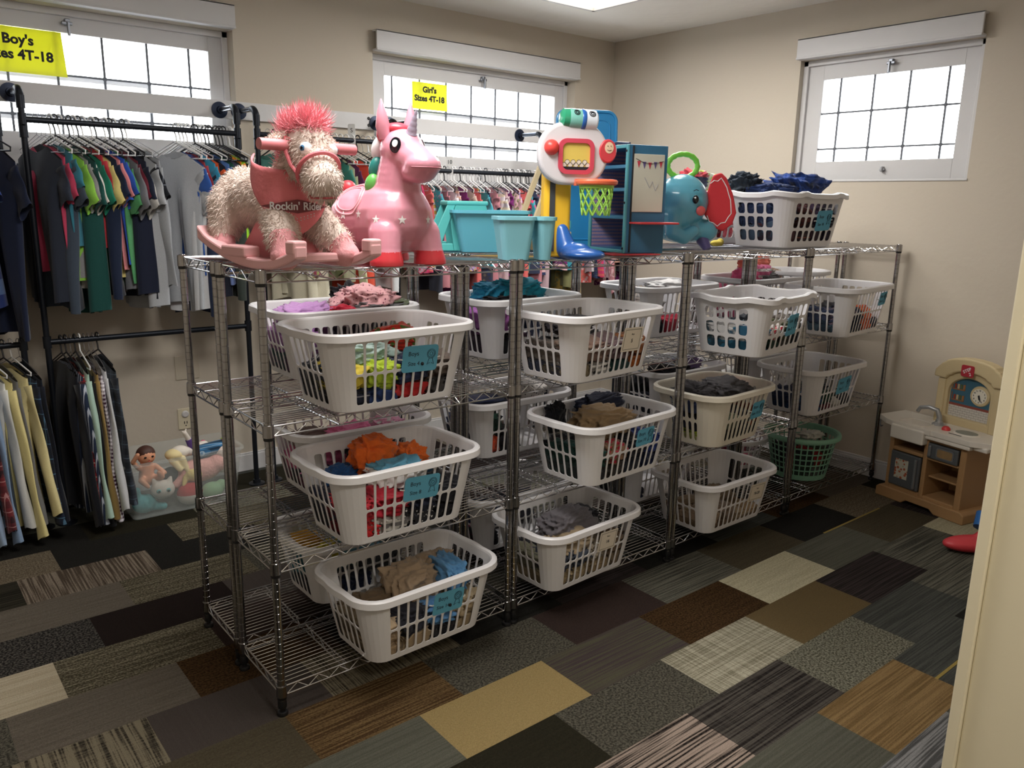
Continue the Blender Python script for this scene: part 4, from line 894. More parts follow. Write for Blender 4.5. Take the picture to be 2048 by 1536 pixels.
# rear row
B_('A2b', 'slot', .53, .60, z2, -.02, 'white basket with a pink printed top heaped in it, rear row, near end')
fill(BL['A2b'], 'slot', Q_(('lilac', (172, 124, 178), 'f0'), ('violet', (150, 104, 160), 'g0'), ('pink-red', (190, 60, 84), 'f1'), ('teal', (60, 96, 100), 'e0'), ('lavender', (168, 122, 174), 'e1'), ('maroon', (120, 40, 60), 'f2'), ('mauve', (164, 120, 168), 'b0'), ('grey', GRY, 'b1'), ('lilac sheer', (180, 136, 190), (-.14, -.04, .225, .12, .08, .045)), ('red and white', (192, 44, 66), 'wide', WH, (-.02, -.10, .225, .06, .05, .035)),
    ('blush printed', (220, 168, 172), 'dots', (120, 60, 80), (.12, -.02, .27, .12, .09, .05)), ('grey', (100, 98, 100), (.12, -.06, .235, .13, .06, .03)), ('black', BLK, (.10, .10, .27, .06, .05, .05)), ('moss', (84, 92, 72), (.22, -.04, .235, .06, .06, .03))), 'the pink top basket', 61, .18)
B_('A3b', 'slot', .545, .545, z3, -.02, 'white basket of pink baby things, rear row, lower middle shelf')
fill(BL['A3b'], 'slot', Q_(('pink', (224, 130, 170), 'f0'), ('navy', NAVY, 'f1'), ('dark', (44, 44, 56), 'e0'), ('rose', (210, 110, 150), 'b0'), ('grey', GRY, 'b1'), ('bright pink', (240, 130, 176), (.0, .0, .18, .10, .09, .045)), ('pink and white', (238, 170, 200), 'floral', WH, (.17, .02, .19, .07, .07, .035)), ('taupe', (130, 110, 104), (-.12, .06, .18, .09, .07, .03))), 'the pink baby basket', 62, .14)
B_('A4b', 'slot', .537, .52, z4, .0, 'white basket of yellow and blue clothes, rear row, bottom shelf')
fill(BL['A4b'], 'slot', Q_(('black', BLK, 'f0'), ('navy', NAVY, 'f1'), ('dark', (40, 44, 56), 'e0'), ('teal', (60, 120, 140), 'b0'), ('grey', GRY, 'b1'), ('orange-yellow', (232, 176, 70), (-.17, .05, .19, .05, .06, .035)), ('yellow', (226, 210, 80), (-.13, -.05, .17, .05, .04, .04)), ('light blue', (110, 160, 180), (-.02, -.02, .16, .12, .07, .03)), ('mustard', (180, 150, 70), (.1, .06, .16, .12, .06, .03))), 'the yellow and blue basket', 63, .13)
B_('B2b', 'slot', 1.34, .535, z2, .04, 'white basket with a bright teal top heaped in it, second rear unit')
fill(BL['B2b'], 'slot', Q_(('orchid', (178, 110, 180), 'g0'), ('black', BLK, 'f0'), ('striped', (80, 60, 80), 'stripe', WH, 'f1'), ('violet', (160, 100, 170), 'e1'), ('plum', (70, 50, 70), 'e0'), ('grey', GRY, 'b0'), ('navy', NAVY, 'b1'), ('bright teal', (36, 140, 164), (.04, .02, .265, .13, .10, .055)), ('azure', (40, 134, 170), (-.08, .04, .265, .08, .08, .04)), ('black', BLK, (-.06, -.06, .235, .13, .05, .025))), 'the teal top basket', 64, .20)
B_('B3b', 'slot', 1.314, .554, z3, .0, 'white basket of navy and pale clothes, second rear unit, lower middle shelf')
fill(BL['B3b'], 'slot', Q_(('orange', (220, 84, 50), 'f0'), ('dark green', (40, 70, 60), 'g0'), ('black', BLK, 'f1'), ('dark', (36, 50, 60), 'e0'), ('navy', NAVY, 'b0'), ('white print', (206, 200, 196), 'dots', BLK, (.10, .02, .235, .14, .10, .04)), ('navy', (40, 48, 78), (-.14, -.03, .225, .11, .09, .03))), 'the navy rear basket', 65, .2, 4)
B_('B4b', 'slot', 1.31, .53, z4, .0, 'white basket hidden low in the second rear unit')
fill(BL['B4b'], 'slot', Q_(('black', BLK, 'f0'), ('plum', (110, 40, 70), 'e0'), ('navy', NAVY, 'b0'), ('dark', (50, 50, 60), 'b1')), 'the low rear basket', 66, .16, 4)
B_('C2b', 'slot', 2.335, .54, z2, .02, 'white basket with grey and red clothes, third rear unit')
fill(BL['C2b'], 'slot', Q_(('grey', (130, 126, 124), 'g0'), ('black', BLK, 'f0'), ('red', (180, 50, 70), 'f1'), ('khaki', (110, 104, 84), 'e0'), ('taupe', (120, 110, 104), 'e1'), ('navy', NAVY, 'b0'), ('pale', (206, 204, 204), (.06, .0, .235, .14, .09, .03))), 'the third rear basket', 67, .2, 4)
B_('C3b', 'slot', 2.44, .535, z3, .0, 'white basket with a lavender top, third rear unit, lower middle shelf')
fill(BL['C3b'], 'slot', Q_(('navy', NAVY, 'f0'), ('white', (214, 214, 214), 'f1'), ('dark', (40, 44, 60), 'e0'), ('black', BLK, 'b0'), ('lavender', (130, 110, 160), (.10, -.05, .255, .07, .06, .035)), ('black', BLK, (-.02, -.02, .235, .14, .09, .03))), 'the lavender top basket', 68, .2, 4)
B_('C4b', 'slot', 2.27, .54, z4, .0, 'white basket low at the left of the third rear unit')
fill(BL['C4b'], 'slot', Q_(('navy', NAVY, 'f0'), ('red', (170, 40, 60), 'e1'), ('black', BLK, 'e0'), ('dark', (44, 44, 54), 'b0')), 'the low third rear basket', 69, .16, 4)
B_('D2b', 'slot', 3.165, .545, z2, .0, 'white basket with pink and coral clothes heaped in it, rightmost rear unit')
fill(BL['D2b'], 'slot', Q_(('pink', (226, 110, 150), 'f0'), ('white', WH, 'f1'), ('rose', (220, 120, 150), 'b0'), ('grey', GRY, 'b1'), ('hot pink', (230, 96, 140), (-.12, -.02, .265, .07, .07, .04)), ('pink striped', (236, 130, 170), 'stripe', WH, (.0, .0, .275, .08, .08, .05)), ('coral', (238, 130, 110), (.07, .05, .315, .13, .05, .05)), ('grey', (120, 120, 122), (.05, -.05, .245, .06, .06, .03)), ('tan printed', (180, 150, 130), 'floral', WH, (.15, .0, .26, .07, .06, .035))), 'the pink and coral basket', 70, .2)
B_('D2c', 'round', 3.50, .50, z2 + .10, .0, 'round white basket rim rising behind the orange top basket')
B_('D3b', 'slot', 3.25, .55, z3, .0, 'white basket in the rightmost rear unit, lower middle shelf')
fill(BL['D3b'], 'slot', Q_(('blue', (60, 80, 120), 'f0'), ('grey', GRY, 'e0'), ('white', WH, 'b0')), 'the far rear basket', 71, .14, 4)
B_('D4b', 'round', 3.06, .53, z4, .0, 'round white basket of pink clothes low in the rightmost rear unit')
fill(BL['D4b'], 'round', Q_(('raspberry', (170, 60, 90), 'f0'), ('pink', (214, 110, 140), 'f1'), ('maroon', (120, 40, 60), 'b0'), ('rose', (200, 110, 130), 'b1')), 'the pink low round basket', 72, .17, 4)
# ------------------------------------------------------------------ toys on the top shelf
from mathutils.bvhtree import BVHTree
def bvh_of(o): me = o.data; return BVHTree.FromPolygons([v.co[:] for v in me.vertices], [tuple(p.vertices) for p in me.polygons])
def fur(name, src, n, length, m, parent, seed, comb=(0, 0, -1), keep=None, w=0.0011, spread=.35):
    me = src.data; me.calc_loop_triangles(); g = np.random.default_rng(seed)
    co = np.array([v.co[:] for v in me.vertices]); T = np.array([t.vertices[:] for t in me.loop_triangles]); A = co[T]
    nr = np.cross(A[:, 1] - A[:, 0], A[:, 2] - A[:, 0]); ar = np.linalg.norm(nr, axis=1); nr /= ar[:, None] + 1e-12
    k = g.choice(len(T), n, p=ar / ar.sum()); u = g.random((n, 2)); fl = u.sum(1) > 1; u[fl] = 1 - u[fl]
    P = A[k, 0] + (A[k, 1] - A[k, 0]) * u[:, :1] + (A[k, 2] - A[k, 0]) * u[:, 1:]; Nn = nr[k]
    if keep is not None: q = np.array([keep(p) for p in P]); P = P[q]; Nn = Nn[q]; n = len(P)
    D = Nn * 0.75 + np.array(comb) * 0.7 + g.normal(size=(n, 3)) * spread; D /= np.linalg.norm(D, axis=1)[:, None]
    Sd = np.cross(D, g.normal(size=(n, 3))); Sd /= np.linalg.norm(Sd, axis=1)[:, None]; L = length * g.uniform(.6, 1.2, n)[:, None]
    P = P - Nn * .001; mid = P + D * L * .55 + Nn * L * .1
    V = np.stack([P - Sd * w, P + Sd * w, mid + Sd * w * .8, mid - Sd * w * .8, P + D * L + np.array(comb) * L * .3], 1).reshape(-1, 3)
    F = []
    for i in range(n): b = i * 5; F += [(b, b + 1, b + 2, b + 3), (b + 3, b + 2, b + 4)]
    me2 = bpy.data.meshes.new(name); me2.from_pydata(V.tolist(), [], F); me2.update(); return link(name, me2, m, parent, True)
P_pink = mat('toy_pink', (240, 184, 188), 0.4, coat=0.2); P_dpink = mat('toy_deep_pink', (222, 134, 142), 0.45); P_red = mat('toy_red', (204, 62, 72), 0.4)
F_cream = mat('fur_cream', (236, 218, 208), 0.95, sheen=0.4, noise=0.15, bscale=40); F_pink = mat('fur_pink', (236, 152, 164), 0.95, sheen=0.3)
F_foot = mat('plush_pink', (232, 164, 170), 0.9, bump=0.3, bscale=90)
M_eyew = mat('eye_white', (240, 240, 240), 0.15); M_eyeb = mat('eye_black', (16, 18, 24), 0.1); M_iris = mat('eye_blue', (70, 120, 160), 0.15)

def pony():
    t = thing('rocking_pony', "cream plush rocking pony with pink mane, bandana and rockers on the top shelf", 'rocking horse', (.138, .11, 1.404), math.atan2(-.99, .136))
    parts = [((-.235, 0, .205), (.085, .083, .085)), ((-.23, 0, .20), .083, (.02, 0, .20), .082), ((.02, 0, .19), (.09, .088, .085)), ((.03, 0, .22), .075, (.11, -.005, .31), .058),
             ((.135, -.01, .333), (.075, .062, .068)), ((.145, -.012, .323), .058, (.225, -.03, .253), .045), ((.233, -.032, .246), (.052, .050, .050)), ((.230, -.032, .223), (.042, .040, .032)),
             ((-.245, -.045, .18), .068, (-.235, -.085, .09), .040), ((-.245, .045, .18), .068, (-.235, .085, .09), .040),
             ((.04, -.05, .15), .056, (.125, -.095, .085), .043), ((.04, .05, .15), .056, (.11, .095, .075), .043)]
    b = blob('body', parts, F_cream, t, .0065, 8); fur('fur', b, 15000, .016, F_cream, b, 5, (-.35, 0, -.7))
    for i, (a, c) in enumerate((((.125, -.095, .085), (.15, -.105, .040)), ((.11, .095, .075), (.135, .105, .040)), ((-.235, -.085, .085), (-.215, -.095, .055)), ((-.235, .085, .085), (-.215, .095, .055)))):
        r = .043 if i < 2 else .036; blob('foot', [(a, r, c, r * .92), (c, (r, r, r * .8))], F_foot, t, .006, 4)
    # mane
    V0 = blob('mane', [((.05, -.005, .395), (.055, .045, .03)), ((.01, 0, .33), (.035, .03, .07)), ((.10, -.008, .41), (.035, .035, .02))], F_pink, t, .007, 4)
    fur('hair', V0, 3400, .048, F_pink, V0, 8, (.25, 0, .55), w=.0012, spread=.55)
    tl = blob('tail', [((-.325, -.01, .20), .02, (-.345, -.02, .12), .012)], F_pink, t, .006, 2); fur('hair', tl, 700, .05, F_pink, tl, 9, (-.4, 0, -.5), w=.0010, spread=.4)
    for s in (-1, 1):
        e = blob('ear', [((.055, s * .058, .375), .018, (.045, s * .10, .362), .012), ((.05, s * .085, .366), (.02, .026, .010), (0, .3 * s, 0))], F_cream, t, .005, 3); fur('fur', e, 500, .012, F_cream, e, 11 + s, (0, s * .4, -.3))
        c = Vector((.148, s * .052 - .012, .343)); d = Vector((.35, s * .95, .1)).normalized()
        ey = MB().ball(tuple(c - d * .013), .019, 16).obj('eye', M_eyew, t, True); MB().ball(tuple(c - d * .0035), .0112, 12).obj('iris', M_iris, ey, True); MB().ball(tuple(c + d * .0030), .0056, 10).obj('pupil', M_eyeb, ey, True)
    # bridle
    br = MB(); c = Vector((.158, -.024, .285)); ax = Vector((.75, -.15, -.62)).normalized(); u = ax.cross(Vector((0, 0, 1))).normalized(); v = ax.cross(u)
    br.tube([c + (u * math.cos(a) * .059 + v * math.sin(a) * .060) for a in np.linspace(0, 2 * math.pi, 29)[:-1]], .006, 8, closed=True)
    br.tube([(.075, -.070, .375), (.085, -.078, .335), (.105, -.077, .30), (.14, -.078, .275)], .006, 8); br.tube([(.075, .062, .375), (.085, .066, .335), (.105, .06, .30), (.14, .04, .275)], .006, 8)
    br.obj('bridle', F_pink if False else mat('bridle_pink', (216, 110, 120), .7), t, True)
    MB().tube([(.150, -.052, .228), (.185, -.068, .212), (.222, -.045, .212), (.225, -.02, .214)], .003, 6).obj('mouth', mat('mouth_pink', (190, 90, 96), .8), t, True)
    h = MB(); h.tube([(.078, -.155, .352), (.078, -.03, .352)], .0155, 16); h.tube([(.078, .03, .352), (.078, .155, .352)], .0155, 16); h.lathe([(.022, -.006), (.024, 0), (.022, .006)], n=16, M=Matrix.Translation((.078, -.062, .352)) @ Matrix.Rotation(math.pi / 2, 4, 'X'))
    h.obj('handle', mat('handle_pink', (216, 130, 138), .45), t, True)
    for c_ in t.children:
        if c_.name.split('.')[0] in ('mane', 'ear', 'eye', 'bridle', 'mouth', 'handle'): c_.location = (.045, 0, -.012)
    # bandana wrapped round the chest
    cx, R0 = .012, .118; V = []; F = []; nu, nv = 25, 13
    def bp(th, hh): rr = R0 + .010 * math.sin(th * 7) * max(0, (.2 - hh)) * 4 - .10 * max(0, hh - .2); return (cx + rr * math.cos(th), rr * .95 * math.sin(th), hh)
    for j in range(nv):
        q = j / (nv - 1); hh = .275 - .185 * q; half = math.radians(118) * (1 - q) ** .8 * (1 if q > .0 else 1)
        for i in range(nu):
            a = -.42 + half * (-1 + 2 * i / (nu - 1)); V.append(bp(a, hh + .05 * (abs(-1 + 2 * i / (nu - 1)) ** 2) * (1 - q)))
    for j in range(nv - 1):
        for i in range(nu - 1): F.append([j * nu + i, j * nu + i + 1, (j + 1) * nu + i + 1, (j + 1) * nu + i])
    bd_ = obj('bandana', V, F, mat('bandana_pink', (230, 130, 138), .85, bump=.2, bscale=80), t, True); sm = bd_.modifiers.new('s', 'SOLIDIFY'); sm.thickness = .004; sm.offset = 1
    c = bpy.data.curves.new('t', 'FONT'); c.body = "Rockin' Rider"; c.size = .030; c.align_x = 'CENTER'; c.align_y = 'CENTER'; c.offset = .0006; c.extrude = .0004
    tt = bpy.data.objects.new('t', c); COL.objects.link(tt); me = bpy.data.meshes.new_from_object(tt.evaluated_get(bpy.context.evaluated_depsgraph_get())); bpy.data.objects.remove(tt); me.materials.clear()
    R1 = R0 + .0075
    for vv in me.vertices: x, y, z = vv.co; th = -.40 + x / R1; vv.co = (cx + (R1 + z) * math.cos(th), (R1 + z) * .95 * math.sin(th), .176 + y)
    link('lettering', me, M_white, bd_, False)
    D = []; n = 17
    for j in (-1, 0, 1):
        for i in range(n): q = -1 + 2 * i / (n - 1); th = -.40 + q * .115 / R1; hh = .176 + j * .019 * (1 - abs(q)) ; D.append((cx + (R1 - .0015) * math.cos(th), (R1 - .0015) * .95 * math.sin(th), hh))
    obj('badge', D, [[j * n + i, j * n + i + 1, (j + 1) * n + i + 1, (j + 1) * n + i] for j in (0, 1) for i in range(n - 1)], mat('badge_brown', (120, 60, 66), .7), bd_)
    dt = MB()
    for k in range(11):
        for s in (0, 1): th = -.42 + (k - 5) * .085; hh = .142 + abs(k - 5) * .003 - s * .007; dt.ball((cx + (R0 + .006) * math.cos(th), (R0 + .006) * .95 * math.sin(th), hh), .0018, 6)
    dt.obj('printed_dots', M_white, bd_)
    # pink moulded base
    s = MB(); pr = [(-.21, .035), (-.10, .135), (.01, .14), (.09, .04), (.05, .02), (-.18, .02)]
    s.prism(pr, .10, Matrix.Translation((0, .05, 0)) @ Matrix.Rotation(math.pi / 2, 4, 'X')); s.obj('seat_block', P_dpink, t, bevel=.012, seg=3)
    for sd in (-1, 1):
        top = []; bot = []
        for i in range(25):
            x = -.29 + .55 * i / 24; z = .072 * abs((x - .06) / .35) ** 2.0 if x < .06 else .055 * abs((x - .06) / .23) ** 2.2
            bot.append((x, z)); top.append((x, z + (.030 if abs(x) < .24 else .030 + .012 * (abs(x) - .24) / .05)))
        q = MB(); q.prism(bot + top[::-1], .040, Matrix.Translation((0, sd * .125 + .020, 0)) @ Matrix.Rotation(math.pi / 2, 4, 'X'))
        q.box(-.13, sd * .125 - .026, .030, .005, sd * .125 + .026, .062); q.box(.215, sd * .125 - .022, .050, .258, sd * .125 + .022, .088)
        q.obj('rocker', P_pink, t, bevel=.006, seg=2)
    cb = MB(); cb.box(-.17, -.12, .035, -.12, .12, .058); cb.box(.10, -.12, .02, .15, .12, .045); cb.obj('crossbar', P_pink, t, bevel=.006)
pony()

def unicorn():
    t = thing('unicorn_hopper', 'pink inflatable bouncy unicorn with red hooves and white stars on the top shelf', 'ride-on toy', (.475, .095, 1.404), math.atan2(-1, .1)); t.scale = (.93, .93, .93)
    skin = mat('unicorn_pink', (216, 146, 164), .3, coat=.35); hoof = mat('unicorn_red', (206, 56, 66), .35, coat=.2)
    parts = [((-.11, 0, .15), (.135, .148, .118)), ((-.10, 0, .15), .125, (.03, 0, .155), .128), ((.055, 0, .15), (.098, .128, .115)), ((.045, 0, .22), .085, (.065, 0, .35), .066), ((.075, 0, .375), (.085, .070, .070)),
             ((.09, 0, .365), .062, (.175, 0, .33), .052), ((.185, 0, .325), (.062, .060, .042)), ((.165, 0, .305), (.062, .058, .038)),
             ((.085, -.082, .10), .058, (.105, -.092, .04), .050), ((.105, -.092, .04), .050, (.108, -.094, .004), .058), ((.085, .082, .10), .058, (.105, .088, .04), .050), ((.105, .088, .04), .050, (.108, .090, .004), .058),
             ((-.13, -.09, .10), .066, (-.125, -.105, .04), .052), ((-.125, -.105, .04), .052, (-.12, -.105, .004), .058), ((-.13, .09, .10), .066, (-.125, .105, .04), .052), ((-.125, .105, .04), .052, (-.12, .105, .004), .058)]
    b = blob('body', [p for p in parts], [skin, hoof], t, .0055, 7, fn=lambda c: 1 if c.z < .046 else 0)
    for v in b.data.vertices: v.co.z = max(v.co.z, 0.0)
    bv = bvh_of(b)
    def surf(o, d):
        h = bv.ray_cast(Vector(o), Vector(d).normalized()); return h
    stars = [(-64, .150, .10), (-22, .150, .03), (22, .150, .03), (-80, .165, -.10), (-100, .16, -.16), (60, .15, .0)]
    for a, hz, cx in stars:
        a = math.radians(a); d = Vector((math.cos(a), math.sin(a), 0)); h, n, _, _ = surf(Vector((cx * .3, 0, hz)) + d * .6, -d)
        if h is None: continue
        u = n.orthogonal().normalized(); u = Vector((0, 0, 1)).cross(n).normalized(); w = n.cross(u); R = .016
        P = [h + n * .0012 + (u * math.cos(k * math.pi / 5 + 1.57) + w * math.sin(k * math.pi / 5 + 1.57)) * (R if k % 2 == 0 else R * .42) for k in range(10)]
        MB().add(P + [h + n * .002], [[k, (k + 1) % 10, 10] for k in range(10)]).obj('star_decal', M_eyew, b)
    for s in (-1, 1):
        er = MB(); P = [(.045, s * .048, .41), (.046, s * .056, .45), (.048, s * .060, .49), (.045, s * .060, .535)]; er.tube(P, [.018, .024, .017, .002], 12); er.obj('ear', skin, t, True)
        d = Vector((.45, s * .88, .05)).normalized(); h, n, _, _ = surf(Vector((.085, 0, .385)) + d * .3, -d)
        M = n.to_track_quat('Z', 'Y').to_matrix().to_4x4(); M.translation = h
        e = MB().lathe([(.0, .003), (.010, .0025), (.020, 0.0), (.021, -.004)], n=20, M=M, sy=1.25).obj('eye', M_eyeb, t, True)
        MB().lathe([(0, .0052), (.010, .004), (.0105, .0)], n=16, M=M @ Matrix.Translation((.001, .004, 0)), sy=1.2).obj('eye_highlight', M_eyew, e, True)
    hn = MB(); P = []; R = []
    for i in range(15): q = i / 14; P.append((.125 + .03 * q, 0, .425 + .075 * q)); R.append(.017 * (1 - q) + .0015 + (.0016 if i % 3 == 0 else 0))
    hn.tube(P, R, 14).obj('horn', mat('horn_iridescent', (176, 168, 190), .25, .3), t, True)
    # mane lobes down the back of the neck
    for nm, c, r, cc in (('mane_lobe', (.010, -.015, .43), (.030, .035, .035), (214, 74, 90)), ('mane_lobe', (-.018, -.02, .38), (.026, .034, .045), (236, 236, 240)), ('mane_lobe', (-.020, -.035, .315), (.024, .030, .042), (40, 128, 122)), ('mane_lobe', (-.012, -.060, .262), (.026, .026, .038), (96, 176, 84))):
        MB().ball(c, r, 20, Euler((0, .25, 0)).to_matrix()).obj(nm, mat('mane_%d' % cc[0], cc, .35), t, True)
    MB().ball((.05, 0, .445), (.045, .045, .02), 20).obj('forelock', mat('mane_214', (214, 74, 90), .35), t, True)
    MB().ball((-.235, -.01, .255), (.032, .028, .026), 20).obj('tail', P_red, t, True)
    # saddle panels: raised bands laid on the skin
    for s in (-1, 1):
        sd = MB()
        for R, rr in ((1.0, .0042), (.78, .0028)):
            pts = []
            for k in range(32):
                a = 2 * math.pi * k / 32; px_, pz = -.075 + .062 * R * math.cos(a), .205 + .075 * R * math.sin(a) * (1 if math.sin(a) > 0 else .9)
                d = Vector((0, s * 1.0, .55)).normalized(); h = surf(Vector((px_, s * .09, pz)) + d * .4, -d)
                if h[0]: pts.append(h[0] + h[1] * .001)
            sd.tube(pts, rr * .8, 6, closed=True)
        sd.obj('saddle_band', mat('saddle_pinkish', (226, 168, 178), .3), b, True)
    m_ = []
    for k in range(13): a = -.85 + 1.7 * k / 12; d = Vector((math.cos(a), math.sin(a), -.05)); h = surf(Vector((.15, 0, .322)) + d * .3, -d); m_.append(h[0] + h[1] * .0008 if h[0] else None)
    MB().tube([p for p in m_ if p], .0022, 6).obj('mouth_line', mat('mouth_mauve', (168, 96, 110), .5), t, True)
unicorn()

TEALM = mat('teal_plastic', (98, 182, 206), .4); TEAL2 = mat('teal_plastic_deep', (86, 186, 184), .4)
def tub(t, w0, d0, w1, d1, h, m, name='tub', th=.004, rim=.012, r=.02, cx=0, cy=0, lx=0):
    """open tapering tub with a rolled rim"""
    n = 6; O0 = rrect(w0, d0, r, n); O1 = rrect(w1, d1, r * 1.2, n); k = len(O0); V = []; F = []
    I0 = rrect(w0 - 2 * th, d0 - 2 * th, r, n); I1 = rrect(w1 - 2 * th, d1 - 2 * th, r, n); E = rrect(w1 + 2 * rim, d1 + 2 * rim, r * 1.5, n)
    rings = [(O0, 0), (O1, h - .012), (E, h - .012), (E, h), (I1, h), (I0, th)]
    for P, z in rings: V += [(p[0] + cx, p[1] + cy, z) for p in P]
    for i in range(len(rings) - 1):
        for j in range(k): F.append([i * k + j, i * k + (j + 1) % k, (i + 1) * k + (j + 1) % k, (i + 1) * k + j])
    F.append(list(range(k))[::-1]); F.append([5 * k + j for j in range(k)])
    return obj(name, V, F, m, t)
# big teal bin, with step stool beside it
IR = Vector((.776, -.63, 0)).normalized()
t = thing('teal_storage_bin', 'teal plastic storage bin on the top shelf right of the pink unicorn', 'bin', (1.165, .475, 1.404), -.50)
tub(t, .235, .17, .30, .23, .165, TEALM)
t = thing('teal_step_stool', 'sea-green plastic step stool with triangular leg holes behind the teal bin', 'stool', (1.10, .60, 1.404), -.45)
s = MB(); Mx = lambda y: Matrix.Translation((0, y, 0)) @ Matrix.Rotation(math.pi / 2, 4, 'X')
def tri_panel(y):
    o = [(-.14, 0), (.14, 0), (.10, .19), (-.04, .19)]; i_ = [(-.085, .035), (-.03, .035), (-.045, .105), (-.055, .105)]
    mb = MB(); 
    mb.prism([(-.14, 0), (-.092, 0), (-.022, .19), (-.055, .19)], .012, Mx(y)); mb.prism([(-.03, 0), (.14, 0), (.10, .19), (-.022, .19), (-.045, .115)], .012, Mx(y)); mb.prism([(-.092, 0), (-.03, 0), (-.035, .03), (-.08, .03)], .012, Mx(y)); return mb
for y in (-.085, .095): tri_panel(y).obj('side_panel', TEAL2, t, bevel=.003)
MB().box(-.06, -.10, .182, .11, .10, .20).obj('top', TEAL2, t, bevel=.006)
t = thing('teal_caddy', 'small pale teal two-compartment plastic caddy at the front of the top shelf', 'caddy', (.985, .035, 1.404), math.atan2(-.42, .91))
tub(t, .095, .10, .130, .135, .150, mat('teal_pale_plastic', (132, 198, 214), .4), 'compartment', cx=-.035, rim=.006); tub(t, .042, .10, .066, .135, .150, mat('teal_pale_plastic', (132, 198, 214), .4), 'side_compartment', cx=.072, rim=.006)
# wooden push cart
WOODM = mat('toy_wood', (226, 206, 166), .5, bump=.05, noise=.12, bscale=30)
t = thing('toy_push_cart', 'teal toy push cart with slanted pale wooden handle behind the teal bins', 'toy cart', (1.47, .52, 1.404), -.35)
for y in (-.09, .09):
    MB().tube([(-.06, y, .08), (.005, y, .26), (.055, y, .385)], .0155, 4).obj('handle_post', WOODM, t, bevel=.002)
MB().tube([(.055, -.12, .392), (.055, .12, .392)], .012, 14).obj('handle_bar', WOODM, t, True)
q = MB(); q.box(-.09, -.10, .09, .12, -.088, .125).box(-.09, .088, .09, .12, .10, .125).box(-.09, -.10, .02, .12, .10, .065); q.obj('cart_body', mat('cart_teal', (86, 178, 196), .45), t, bevel=.003)
MB().box(-.09, -.104, .066, .12, .104, .078).obj('wood_rail', WOODM, t, bevel=.002)
for x in (-.06, .09):
    for y in (-.11, .11): MB().lathe([(.0, -.008), (.022, -.008), (.024, 0), (.022, .008), (0, .008)], n=20, M=Matrix.Translation((x, y, .024)) @ Matrix.Rotation(math.pi / 2, 4, 'X')).obj('wheel', WOODM, t, True)
